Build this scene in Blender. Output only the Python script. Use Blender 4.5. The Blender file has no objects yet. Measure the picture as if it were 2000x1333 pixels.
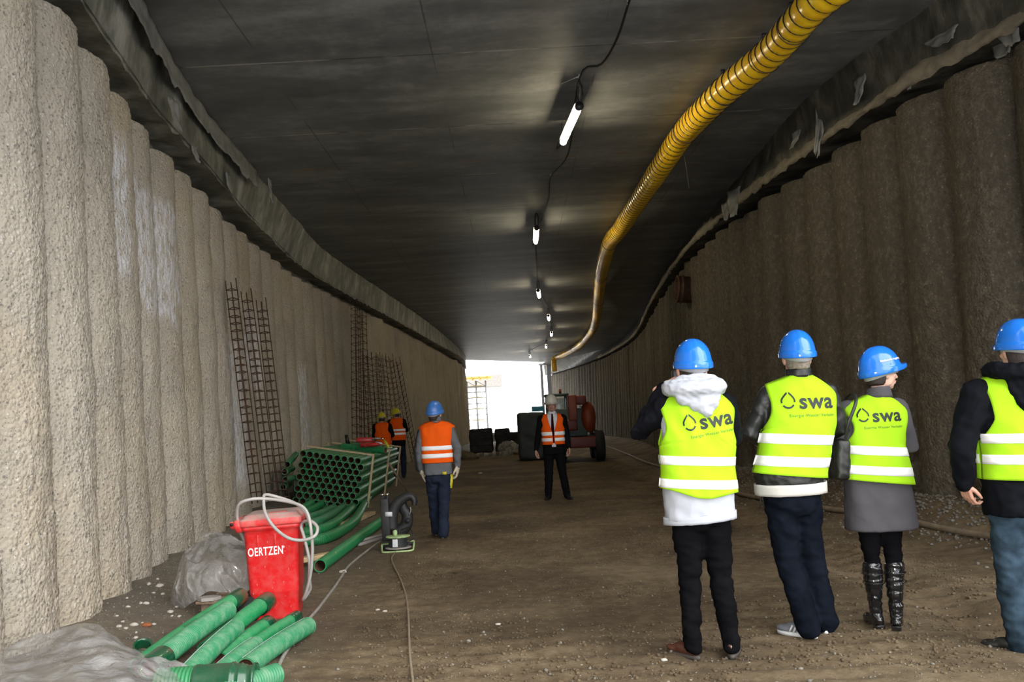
import bpy, bmesh, math, random
from mathutils import Vector, Matrix, Euler, noise
random.seed(7)
sc = bpy.context.scene
C = sc.collection
PI = math.pi

# ---------------------------------------------------------------- camera
FPX, ROLL, CAMH = 1700.0, 0.054, 1.45
PITCH = math.atan((820 - 666.5) * math.cos(ROLL) / FPX)
camd = bpy.data.cameras.new('camera'); cam = bpy.data.objects.new('camera', camd); C.objects.link(cam)
camd.sensor_fit = 'HORIZONTAL'; camd.sensor_width = 36.0; camd.lens = 36.0 * FPX / 2000.0
camd.clip_start = 0.05; camd.clip_end = 600
cam.matrix_world = (Matrix.Translation((0, 0, CAMH)) @ Matrix.Rotation(PI / 2 + PITCH, 4, 'X')
                    @ Matrix.Rotation(-ROLL, 4, 'Z'))
sc.camera = cam

# ---------------------------------------------------------------- world, lights, exposure
sc.view_settings.view_transform = 'Standard'; sc.view_settings.look = 'None'
sc.view_settings.exposure = 0.0; sc.view_settings.gamma = 1.0; sc.view_settings.use_curve_mapping = False
w = bpy.data.worlds.new('overcast_sky'); sc.world = w; w.use_nodes = True
wb = w.node_tree.nodes['Background']; wb.inputs[0].default_value = (0.93, 0.96, 1.0, 1)
_tc = w.node_tree.nodes.new('ShaderNodeTexCoord'); _sx = w.node_tree.nodes.new('ShaderNodeSeparateXYZ'); _mr = w.node_tree.nodes.new('ShaderNodeMapRange')
w.node_tree.links.new(_tc.outputs['Generated'], _sx.inputs[0]); w.node_tree.links.new(_sx.outputs[1], _mr.inputs[0])
_mr.inputs[1].default_value = -0.3; _mr.inputs[2].default_value = 0.8; _mr.inputs[3].default_value = 2.6; _mr.inputs[4].default_value = 5.5   # the sky is brighter beyond the far opening
w.node_tree.links.new(_mr.outputs[0], wb.inputs[1])
sc.cycles.use_denoising = True
sc.cycles.max_bounces = 8; sc.cycles.diffuse_bounces = 5; sc.cycles.glossy_bounces = 3
sc.cycles.transmission_bounces = 6; sc.cycles.transparent_max_bounces = 8
sc.cycles.sample_clamp_indirect = 6.0; sc.cycles.caustics_reflective = False; sc.cycles.caustics_refractive = False

def lamp(name, kind, loc, rot, power, color=(1, 1, 1), size=1.0, size_y=None):
    d = bpy.data.lights.new(name, kind); d.energy = power; d.color = color
    if kind == 'AREA':
        d.size = size
        if size_y: d.shape = 'RECTANGLE'; d.size_y = size_y
    elif kind == 'POINT': d.shadow_soft_size = size
    elif kind == 'SPOT': d.shadow_soft_size = size; d.spot_size = 1.45; d.spot_blend = 0.6
    o = bpy.data.objects.new(name, d); C.objects.link(o); o.location = loc; o.rotation_euler = rot
    return o
# the photographer's flash, just above the lens
lamp('camera_flash', 'SPOT', (-0.02, -0.05, CAMH + 0.14), (PI / 2 + 0.02, 0, -0.12), 760, (1.0, 0.99, 0.97), 0.035)
# the bright side of the overcast sky over the open pit behind the camera, very soft, from behind right
sun = lamp('hazy_sun', 'SUN', (8, -12, 12), (math.radians(58), 0, math.radians(42)), 3.1, (1.0, 0.97, 0.93)); sun.data.angle = 1.0

# ---------------------------------------------------------------- pixel helpers (layout measurements)
def ray(px, py):
    a = (px - 1000) / FPX; b = (666.5 - py) / FPX
    u = a * math.cos(ROLL) + b * math.sin(ROLL); v = -a * math.sin(ROLL) + b * math.cos(ROLL)
    return Vector((u, math.cos(PITCH) - v * math.sin(PITCH), math.sin(PITCH) + v * math.cos(PITCH)))
def at_z(px, py, z):
    d = ray(px, py); t = (z - CAMH) / d.z; return Vector((d.x * t, d.y * t, z))
def at_y(px, py, Y):
    d = ray(px, py); t = Y / d.y; return Vector((d.x * t, Y, CAMH + d.z * t))

# ---------------------------------------------------------------- materials
def new_mat(name):
    m = bpy.data.materials.new(name); m.use_nodes = True
    nt = m.node_tree; b = nt.nodes['Principled BSDF']
    return m, nt, b
def N(nt, t, **kw):
    n = nt.nodes.new(t)
    for k, v in kw.items():
        if k in n.inputs.keys() if hasattr(n.inputs, 'keys') else False: n.inputs[k].default_value = v
        else: setattr(n, k, v)
    return n
def ramp(nt, src, stops):
    r = nt.nodes.new('ShaderNodeValToRGB'); e = r.color_ramp.elements
    e[0].position, e[0].color = stops[0][0], (*stops[0][1], 1)
    e[1].position, e[1].color = stops[-1][0], (*stops[-1][1], 1)
    for p, c in stops[1:-1]:
        x = e.new(p); x.color = (*c, 1)
    nt.links.new(src, r.inputs[0]); return r
def coords(nt, kind='Object', scale=(1, 1, 1)):
    t = nt.nodes.new('ShaderNodeTexCoord'); mp = nt.nodes.new('ShaderNodeMapping')
    mp.inputs['Scale'].default_value = scale
    if kind == 'World':
        g = nt.nodes.new('ShaderNodeNewGeometry'); nt.links.new(g.outputs['Position'], mp.inputs[0])
    else: nt.links.new(t.outputs[kind], mp.inputs[0])
    return mp.outputs[0]
def noise_n(nt, vec, scale, detail=4, rough=0.55):
    n = nt.nodes.new('ShaderNodeTexNoise'); n.inputs['Scale'].default_value = scale
    n.inputs['Detail'].default_value = detail; n.inputs['Roughness'].default_value = rough
    nt.links.new(vec, n.inputs['Vector']); return n.outputs['Fac']
def mix(nt, fac, a, b, mode='MIX'):
    m = nt.nodes.new('ShaderNodeMix'); m.data_type = 'RGBA'; m.blend_type = mode
    for s, v in ((0, fac), (6, a), (7, b)):
        if isinstance(v, (int, float)): m.inputs[s].default_value = v
        elif isinstance(v, tuple): m.inputs[s].default_value = (*v, 1)
        else: nt.links.new(v, m.inputs[s])
    return m.outputs[2]
def bump(nt, b, h, strength=0.5, dist=0.02, chain=None):
    n = nt.nodes.new('ShaderNodeBump'); n.inputs['Strength'].default_value = strength
    n.inputs['Distance'].default_value = dist; nt.links.new(h, n.inputs['Height'])
    if chain: nt.links.new(chain, n.inputs['Normal'])
    nt.links.new(n.outputs[0], b.inputs['Normal']); return n.outputs[0]
def math_n(nt, op, a, b=None, c=None):
    m = nt.nodes.new('ShaderNodeMath'); m.operation = op
    for i, v in enumerate((a, b, c)):
        if v is None: continue
        if isinstance(v, (int, float)): m.inputs[i].default_value = v
        else: nt.links.new(v, m.inputs[i])
    return m.outputs[0]
def maprange(nt, v, a, b):
    m = nt.nodes.new('ShaderNodeMapRange'); nt.links.new(v, m.inputs[0])
    m.inputs[1].default_value = a; m.inputs[2].default_value = b; return m.outputs[0]

MAT = {}
def simple(name, col, rough=0.5, metal=0.0, var=0.12, vs=8.0, bmp=0.0, bs=60.0, bd=0.004, spec=0.5, coat=0.0, sheen=0.0, stretch=(1, 1, 1)):
    m, nt, b = new_mat(name); v = coords(nt, 'Object', stretch)
    f = noise_n(nt, v, vs, 4)
    lo = tuple(c * (1 - var) for c in col); hi = tuple(min(1, c * (1 + var)) for c in col)
    r = ramp(nt, f, [(0.3, lo), (0.7, hi)])
    nt.links.new(r.outputs[0], b.inputs['Base Color'])
    b.inputs['Roughness'].default_value = rough; b.inputs['Metallic'].default_value = metal
    b.inputs['Specular IOR Level'].default_value = spec
    b.inputs['Coat Weight'].default_value = coat; b.inputs['Coat Roughness'].default_value = 0.1
    b.inputs['Sheen Weight'].default_value = sheen
    if bmp: bump(nt, b, noise_n(nt, v, bs, 3), bmp, bd)
    MAT[name] = m; return m

def dusty(name, col, dust=(0.42, 0.38, 0.32), rough=0.35, amount=0.5, ribs=None, coat=0.0, top=0.5, vs=14):
    """plastic with a thin dust film: noise patches, more where the surface faces up"""
    m, nt, b = new_mat(name); v = coords(nt, 'Object')
    f = noise_n(nt, v, vs, 6, 0.65)
    g = nt.nodes.new('ShaderNodeNewGeometry'); sx = nt.nodes.new('ShaderNodeSeparateXYZ')
    nt.links.new(g.outputs['Normal'], sx.inputs[0])
    up = maprange(nt, sx.outputs[2], 0.35, 1.0)
    d = math_n(nt, 'ADD', math_n(nt, 'MULTIPLY', maprange(nt, f, 0.42, 0.75), amount), math_n(nt, 'MULTIPLY', up, top))
    d.node.use_clamp = True
    nt.links.new(mix(nt, d, col, dust), b.inputs['Base Color'])
    rr = math_n(nt, 'ADD', math_n(nt, 'MULTIPLY', d, 0.5), rough); rr.node.use_clamp = True
    nt.links.new(rr, b.inputs['Roughness'])
    b.inputs['Coat Weight'].default_value = coat
    bump(nt, b, noise_n(nt, v, 40, 3), 0.08, 0.003)
    MAT[name] = m; return m

def pile_concrete(name, base, dark, light, white=None, streak=0.0):
    m, nt, b = new_mat(name); v = coords(nt, 'World')
    big = noise_n(nt, v, 0.9, 5, 0.6)
    col = ramp(nt, big, [(0.3, tuple(c * 0.8 for c in base)), (0.5, base), (0.72, tuple(min(1, c * 1.13) for c in base))]).outputs[0]
    warm = noise_n(nt, v, 0.5, 3)
    col = mix(nt, math_n(nt, 'MULTIPLY', maprange(nt, warm, 0.5, 0.7), 0.45), col, (base[0] * 1.0, base[1] * 0.86, base[2] * 0.62))
    vo = nt.nodes.new('ShaderNodeTexVoronoi'); vo.inputs['Scale'].default_value = 34
    vo.inputs['Randomness'].default_value = 1.0; nt.links.new(v, vo.inputs['Vector'])
    sep = nt.nodes.new('ShaderNodeSeparateColor'); nt.links.new(vo.outputs['Color'], sep.inputs[0])
    inside = math_n(nt, 'LESS_THAN', vo.outputs['Distance'], 0.34)
    isdark = math_n(nt, 'MULTIPLY', inside, math_n(nt, 'GREATER_THAN', sep.outputs[0], 0.80))
    islight = math_n(nt, 'MULTIPLY', inside, math_n(nt, 'LESS_THAN', sep.outputs[0], 0.14))
    col = mix(nt, math_n(nt, 'MULTIPLY', isdark, 0.6), col, dark)
    col = mix(nt, math_n(nt, 'MULTIPLY', islight, 0.6), col, light)
    vo2 = nt.nodes.new('ShaderNodeTexVoronoi'); vo2.inputs['Scale'].default_value = 70; nt.links.new(v, vo2.inputs['Vector'])
    sep2 = nt.nodes.new('ShaderNodeSeparateColor'); nt.links.new(vo2.outputs['Color'], sep2.inputs[0])
    pit = math_n(nt, 'MULTIPLY', math_n(nt, 'LESS_THAN', vo2.outputs['Distance'], 0.35), math_n(nt, 'GREATER_THAN', sep2.outputs[1], 0.8))
    col = mix(nt, math_n(nt, 'MULTIPLY', pit, 0.6), col, dark)
    if white:
        # lime efflorescence: upright fibrous patches at fixed places on the wall (boxes given in world y, z)
        sxyz = nt.nodes.new('ShaderNodeSeparateXYZ'); nt.links.new(v, sxyz.inputs[0])
        fib = noise_n(nt, coords(nt, 'World', (30, 30, 5)), 1.0, 4, 0.7)
        edge = noise_n(nt, v, 3.0, 4)
        tot = None
        for (y0, y1, z0, z1) in white:
            cy, cz, hy, hz = (y0 + y1) / 2, (z0 + z1) / 2, (y1 - y0) / 2, (z1 - z0) / 2
            dy = math_n(nt, 'DIVIDE', math_n(nt, 'ABSOLUTE', math_n(nt, 'SUBTRACT', sxyz.outputs[1], cy)), hy)
            dz = math_n(nt, 'DIVIDE', math_n(nt, 'ABSOLUTE', math_n(nt, 'SUBTRACT', sxyz.outputs[2], cz)), hz)
            dm = math_n(nt, 'MAXIMUM', dy, dz)
            ms = maprange(nt, math_n(nt, 'ADD', dm, math_n(nt, 'MULTIPLY', edge, 0.9)), 1.45, 1.25)
            tot = ms if tot is None else math_n(nt, 'MAXIMUM', tot, ms)
        k = math_n(nt, 'MULTIPLY', tot, maprange(nt, fib, 0.42, 0.58))
        col = mix(nt, math_n(nt, 'MULTIPLY', k, 0.9), col, (0.68, 0.68, 0.72))
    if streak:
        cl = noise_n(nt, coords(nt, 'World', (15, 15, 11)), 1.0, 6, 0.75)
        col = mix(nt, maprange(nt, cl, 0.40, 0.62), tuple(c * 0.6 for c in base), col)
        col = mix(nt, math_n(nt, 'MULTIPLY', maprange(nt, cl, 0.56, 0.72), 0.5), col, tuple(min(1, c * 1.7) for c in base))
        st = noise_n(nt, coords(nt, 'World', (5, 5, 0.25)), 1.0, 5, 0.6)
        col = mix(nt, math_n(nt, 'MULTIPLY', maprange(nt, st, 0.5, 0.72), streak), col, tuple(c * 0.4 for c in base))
    nt.links.new(col, b.inputs['Base Color']); b.inputs['Roughness'].default_value = 0.9
    b.inputs['Specular IOR Level'].default_value = 0.25
    h1 = math_n(nt, 'SUBTRACT', 0.5, vo.outputs['Distance'])
    h = math_n(nt, 'ADD', math_n(nt, 'MULTIPLY', h1, 0.7), math_n(nt, 'ADD', noise_n(nt, v, 14, 6, 0.7), math_n(nt, 'MULTIPLY', pit, -0.5)))
    bump(nt, b, h, 0.9, 0.022)
    MAT[name] = m; return m

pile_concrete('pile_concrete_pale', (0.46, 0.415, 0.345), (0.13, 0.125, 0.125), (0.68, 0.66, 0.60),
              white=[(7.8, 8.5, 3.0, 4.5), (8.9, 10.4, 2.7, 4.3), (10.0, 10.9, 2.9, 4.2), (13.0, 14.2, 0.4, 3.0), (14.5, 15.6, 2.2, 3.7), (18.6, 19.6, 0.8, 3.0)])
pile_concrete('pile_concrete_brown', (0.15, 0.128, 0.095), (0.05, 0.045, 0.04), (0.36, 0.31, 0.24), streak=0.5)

def ceiling_mat():
    m, nt, b = new_mat('ceiling_concrete'); v = coords(nt, 'World')
    n1 = noise_n(nt, coords(nt, 'World', (0.5, 1.6, 1)), 1.0, 7, 0.62); n2 = noise_n(nt, v, 5, 6, 0.65)
    col = ramp(nt, math_n(nt, 'ADD', math_n(nt, 'MULTIPLY', n1, 0.65), math_n(nt, 'MULTIPLY', n2, 0.35)),
               [(0.36, (0.080, 0.084, 0.086)), (0.5, (0.145, 0.150, 0.150)), (0.64, (0.26, 0.265, 0.262))]).outputs[0]
    sx = nt.nodes.new('ShaderNodeSeparateXYZ'); nt.links.new(v, sx.inputs[0])
    def joint(axis, period, wdt, off=0.0):
        q = math_n(nt, 'MODULO', math_n(nt, 'ADD', sx.outputs[axis], off + 100 * period), period)
        return math_n(nt, 'MULTIPLY', math_n(nt, 'LESS_THAN', q, wdt), 1.0)
    jt = joint(1, 2.5, 0.03, 0.3)
    jl = joint(0, 1.95, 0.02, 0.75)
    brk = maprange(nt, noise_n(nt, v, 0.8, 2), 0.42, 0.55)
    jj = math_n(nt, 'MULTIPLY', jl, brk)
    br2 = maprange(nt, noise_n(nt, coords(nt, 'World', (1.5, 0.4, 1)), 1.0, 3), 0.45, 0.6)
    col = mix(nt, math_n(nt, 'MULTIPLY', jt, 0.75), col, mix(nt, br2, (0.05, 0.045, 0.04), (0.40, 0.39, 0.37)))
    col = mix(nt, math_n(nt, 'MULTIPLY', jj, 0.6), col, (0.03, 0.028, 0.026))
    rust = math_n(nt, 'MULTIPLY', joint(1, 7.5, 0.10, 1.1), maprange(nt, noise_n(nt, coords(nt, 'World', (1.3, 0.2, 1)), 1, 3), 0.52, 0.6))
    col = mix(nt, math_n(nt, 'MULTIPLY', rust, 0.6), col, (0.25, 0.11, 0.03))
    nt.links.new(col, b.inputs['Base Color'])
    rg = maprange(nt, n2, 0.2, 0.8); nt.links.new(math_n(nt, 'ADD', math_n(nt, 'MULTIPLY', rg, 0.22), 0.42), b.inputs['Roughness']); b.inputs['Specular IOR Level'].default_value = 0.65; b.inputs['Coat Weight'].default_value = 0.06; b.inputs['Coat Roughness'].default_value = 0.3
    h = math_n(nt, 'ADD', math_n(nt, 'MULTIPLY', n2, 0.5), math_n(nt, 'MULTIPLY', jt, -1.0))
    bump(nt, b, h, 0.25, 0.01)
    MAT['ceiling'] = m
ceiling_mat()

def beam_mat(name, a, b_, c):
    m, nt, b = new_mat(name); v = coords(nt, 'World', (1.2, 1.6, 0.9))
    n1 = noise_n(nt, v, 1.4, 8, 0.65)
    col = ramp(nt, n1, [(0.32, a), (0.5, b_), (0.68, c)]).outputs[0]
    nt.links.new(col, b.inputs['Base Color']); b.inputs['Roughness'].default_value = 0.55
    bump(nt, b, noise_n(nt, coords(nt, 'World', (3, 3, 1)), 3, 6, 0.6), 0.5, 0.03); MAT[name] = m
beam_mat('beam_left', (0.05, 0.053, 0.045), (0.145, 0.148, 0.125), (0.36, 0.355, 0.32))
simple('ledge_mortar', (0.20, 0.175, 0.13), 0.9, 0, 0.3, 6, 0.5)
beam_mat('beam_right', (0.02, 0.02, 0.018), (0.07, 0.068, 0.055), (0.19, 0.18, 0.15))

def floor_mat():
    m, nt, b = new_mat('trodden_dirt'); v = coords(nt, 'World')
    n1 = noise_n(nt, v, 0.7, 6, 0.6); n2 = noise_n(nt, v, 9, 6, 0.7)
    col = ramp(nt, math_n(nt, 'ADD', math_n(nt, 'MULTIPLY', n1, 0.6), math_n(nt, 'MULTIPLY', n2, 0.4)),
               [(0.36, (0.070, 0.048, 0.027)), (0.5, (0.150, 0.108, 0.062)), (0.64, (0.27, 0.205, 0.125))]).outputs[0]
    vo = nt.nodes.new('ShaderNodeTexVoronoi'); vo.inputs['Scale'].default_value = 16; nt.links.new(v, vo.inputs['Vector'])
    se = nt.nodes.new('ShaderNodeSeparateColor'); nt.links.new(vo.outputs['Color'], se.inputs[0])
    sp = math_n(nt, 'MULTIPLY', math_n(nt, 'LESS_THAN', vo.outputs['Distance'], 0.13), math_n(nt, 'GREATER_THAN', se.outputs[0], 0.86))
    col = mix(nt, math_n(nt, 'MULTIPLY', sp, 0.75), col, (0.46, 0.42, 0.35))
    sx = nt.nodes.new('ShaderNodeSeparateXYZ'); nt.links.new(v, sx.inputs[0])
    # greyer rubble dust along the left wall; pale gravel out in the open pit
    left = maprange(nt, math_n(nt, 'ADD', sx.outputs[0], math_n(nt, 'MULTIPLY', n1, 1.2)), -0.6, -3.0)
    col = mix(nt, math_n(nt, 'MULTIPLY', left, 0.55), col, mix(nt, n2, (0.17, 0.155, 0.13), (0.34, 0.32, 0.28)))
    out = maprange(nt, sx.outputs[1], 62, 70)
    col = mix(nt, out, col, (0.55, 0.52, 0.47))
    nt.links.new(col, b.inputs['Base Color'])
    b.inputs['Roughness'].default_value = 0.85; b.inputs['Specular IOR Level'].default_value = 0.3
    h = math_n(nt, 'ADD', math_n(nt, 'MULTIPLY', noise_n(nt, v, 22, 7, 0.75), 0.8), math_n(nt, 'MULTIPLY', sp, 0.4))
    bump(nt, b, h, 0.9, 0.035)
    MAT['floor'] = m
floor_mat()

def cloth(name, col, var=0.1, rough=0.85, sheen=0.0, wv=0.3):
    return simple(name, col, rough, 0, var, 6, wv, 25, 0.006, 0.02, 0, sheen)
cloth('hivis_yellow', (0.37, 0.70, 0.022), 0.05, 0.6)
cloth('hivis_orange', (0.90, 0.115, 0.010), 0.05, 0.6)
simple('reflective_strip', (0.97, 0.97, 0.97), 0.35, 0, 0.01)
simple('logo_black', (0.012, 0.014, 0.012), 0.6)
simple('logo_grey', (0.13, 0.20, 0.02), 0.7)
cloth('black_cloth', (0.005, 0.005, 0.006), 0.25)
cloth('black_jacket', (0.007, 0.0075, 0.010), 0.2, 0.6)
simple('black_leather', (0.010, 0.011, 0.010), 0.48, 0, 0.2, 8, 0.3, 30)
cloth('white_jacket', (0.43, 0.45, 0.50), 0.04, 0.8, wv=0.25)
cloth('grey_jacket', (0.13, 0.135, 0.145), 0.12)
cloth('dark_grey_jacket', (0.035, 0.035, 0.038), 0.12)
cloth('coat_grey', (0.082, 0.078, 0.086), 0.12, 0.95)
cloth('navy_trousers', (0.020, 0.026, 0.045), 0.25)
cloth('dark_jeans', (0.006, 0.008, 0.013), 0.35)
cloth('blue_jeans', (0.030, 0.050, 0.072), 0.8)
cloth('suit_black', (0.008, 0.008, 0.009), 0.15)
cloth('shirt_white', (0.70, 0.70, 0.76), 0.05)
cloth('sweater_grey', (0.52, 0.51, 0.47), 0.1)
cloth('tie_maroon', (0.02, 0.004, 0.008))
simple('skin', (0.56, 0.30, 0.215), 0.55, 0, 0.08, 20)
simple('skin_pale', (0.70, 0.43, 0.33), 0.5, 0, 0.05, 20)
simple('hair_brown', (0.030, 0.018, 0.014), 0.55, 0, 0.4, 30, 0.6, 90, 0.004, stretch=(3, 3, 0.6))
simple('hair_grey', (0.22, 0.18, 0.15), 0.7, 0, 0.35, 60)
simple('helmet_blue', (0.015, 0.165, 0.66), 0.16, 0, 0.04, 4, coat=0.4)
simple('helmet_worn_blue', (0.05, 0.17, 0.50), 0.35, 0, 0.15, 8)
simple('helmet_white', (0.62, 0.60, 0.55), 0.3, 0, 0.05)
simple('helmet_yellow', (0.62, 0.55, 0.03), 0.4, 0, 0.08)
simple('helmet_band', (0.33, 0.34, 0.36), 0.5)
simple('shoe_brown', (0.085, 0.032, 0.020), 0.25, 0, 0.2)
simple('shoe_black', (0.015, 0.015, 0.015), 0.35)
simple('boot_black', (0.008, 0.008, 0.009), 0.14, 0, 0.2, 6, 0.5, 14, 0.012, coat=0.5)
simple('sneaker_grey', (0.14, 0.15, 0.17), 0.6)
simple('sole_dark', (0.05, 0.042, 0.035), 0.7)
simple('sole_white', (0.60, 0.60, 0.60), 0.6)
simple('eye_dark', (0.02, 0.015, 0.012), 0.3)
simple('lip', (0.45, 0.16, 0.13), 0.5)
simple('glove', (0.55, 0.47, 0.36), 0.9, 0, 0.15)
simple('yellow_plastic', (0.60, 0.52, 0.03), 0.4)
simple('steel_galv', (0.34, 0.35, 0.36), 0.4, 0.8)
simple('steel_dark', (0.05, 0.05, 0.055), 0.5, 0.6)
simple('rust_bar', (0.075, 0.038, 0.022), 0.8, 0.2, 0.45, 12)
simple('bright_steel', (0.75, 0.75, 0.76), 0.2, 1.0)
simple('cable_black', (0.01, 0.01, 0.01), 0.5)
simple('cable_dusty', (0.24, 0.19, 0.13), 0.8, 0, 0.25, 30)
simple('cable_grey', (0.27, 0.25, 0.22), 0.8, 0, 0.25, 30)
simple('hose_brown', (0.21, 0.165, 0.11), 0.75, 0, 0.2, 12)
dusty('hose_clear', (0.36, 0.34, 0.33), (0.50, 0.46, 0.40), 0.3, 0.4, top=0.35)
dusty('bin_red', (0.62, 0.012, 0.014), (0.50, 0.34, 0.30), 0.38, 0.16, top=0.5)
dusty('bin_lid', (0.60, 0.02, 0.02), (0.42, 0.33, 0.29), 0.45, 0.4, top=0.85)
dusty('pipe_green', (0.012, 0.215, 0.070), (0.16, 0.30, 0.18), 0.38, 0.3, top=0.2)
dusty('pipe_green_light', (0.022, 0.20, 0.085), (0.22, 0.33, 0.22), 0.45, 0.6, top=0.15)
dusty('pipe_green_dark', (0.004, 0.070, 0.030), (0.10, 0.12, 0.08), 0.2, 0.25, top=0.2, coat=0.3)
dusty('pipe_inner', (0.17, 0.075, 0.05), (0.20, 0.12, 0.09), 0.5, 0.3, top=0.1)
simple('white_print', (0.85, 0.85, 0.85), 0.6)
simple('pipe_line_white', (0.45, 0.60, 0.55), 0.6)
simple('wood_pale', (0.47, 0.36, 0.215), 0.75, 0, 0.22, 5, 0.3, 30, stretch=(6, 1, 6))
simple('wood_old', (0.24, 0.175, 0.12), 0.85, 0, 0.3, 5, 0.4, 30, stretch=(6, 1, 6))
simple('wood_cut', (0.62, 0.46, 0.25), 0.75, 0, 0.18, 5)
simple('slab_grey', (0.34, 0.32, 0.30), 0.85, 0, 0.12, 6, 0.3)
simple('stone_pale', (0.52, 0.48, 0.42), 0.9, 0, 0.15, 20, 0.4)
simple('stone_rust', (0.30, 0.10, 0.035), 0.85, 0, 0.25, 20)
simple('gravel_grey', (0.17, 0.155, 0.13), 0.9, 0, 0.4, 14, 0.5)
simple('machine_black', (0.022, 0.022, 0.023), 0.55, 0.2, 0.35, 9)
simple('label_pale', (0.62, 0.64, 0.66), 0.5, 0, 0.12, 14)
simple('reel_green', (0.38, 0.52, 0.24), 0.55, 0, 0.35, 14)
simple('reel_drum', (0.035, 0.038, 0.04), 0.5, 0, 0.3)
simple('tool_red', (0.50, 0.03, 0.03), 0.4, 0, 0.15)
simple('vehicle_orange', (0.30, 0.058, 0.022), 0.5, 0, 0.2, 4)
simple('vehicle_red', (0.16, 0.022, 0.014), 0.5, 0, 0.2, 4)
simple('vehicle_green', (0.05, 0.085, 0.07), 0.5)
simple('tyre', (0.012, 0.012, 0.012), 0.8, 0, 0.3, 20, 0.4)
simple('tarp_dark', (0.028, 0.036, 0.036), 0.6, 0, 0.3, 3)
simple('box_blue', (0.04, 0.30, 0.42), 0.5)
simple('scaffold_grey', (0.16, 0.16, 0.155), 0.5, 0.2)
simple('formwork_yellow', (0.65, 0.46, 0.10), 0.6)
simple('crate_black', (0.010, 0.010, 0.011), 0.7, 0, 0.3, 5)
simple('foil_scrap', (0.19, 0.19, 0.175), 0.5, 0, 0.35, 6)
def clear_mat(name, col, alpha, rough):
    m, nt, b = new_mat(name); v = coords(nt, 'Object')
    f = noise_n(nt, v, 3.0, 6, 0.65)
    nt.links.new(ramp(nt, f, [(0.3, tuple(c * 0.75 for c in col)), (0.7, col)]).outputs[0], b.inputs['Base Color'])
    b.inputs['Roughness'].default_value = rough
    nt.links.new(math_n(nt, 'ADD', math_n(nt, 'MULTIPLY', maprange(nt, f, 0.35, 0.7), 0.25), alpha), b.inputs['Alpha'])
    bump(nt, b, noise_n(nt, v, 5, 6, 0.62), 0.9, 0.06); b.inputs['Coat Weight'].default_value = 1.0
    b.inputs['Coat Roughness'].default_value = 0.12
    MAT[name] = m
clear_mat('plastic_sheet', (0.60, 0.59, 0.58), 0.30, 0.18)
clear_mat('glass_smoked', (0.25, 0.45, 0.42), 0.3, 0.1)
def duct_mat():
    m, nt, b = new_mat('duct_yellow'); v = coords(nt, 'Object')
    n1 = noise_n(nt, v, 5, 5)
    nt.links.new(ramp(nt, n1, [(0.3, (0.86, 0.47, 0.010)), (0.7, (0.98, 0.66, 0.02))]).outputs[0], b.inputs['Base Color'])
    b.inputs['Roughness'].default_value = 0.32; b.inputs['Coat Weight'].default_value = 0.3
    b.inputs['Transmission Weight'].default_value = 0.0
    bump(nt, b, noise_n(nt, v, 16, 4), 0.4, 0.01); MAT['duct'] = m
duct_mat()
def emit(name, col, s):
    m, nt, b = new_mat(name); b.inputs['Base Color'].default_value = (*col, 1)
    b.inputs['Emission Color'].default_value = (*col, 1); b.inputs['Emission Strength'].default_value = s; MAT[name] = m
emit('tube_light', (1.0, 0.86, 0.58), 92.0)

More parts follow.
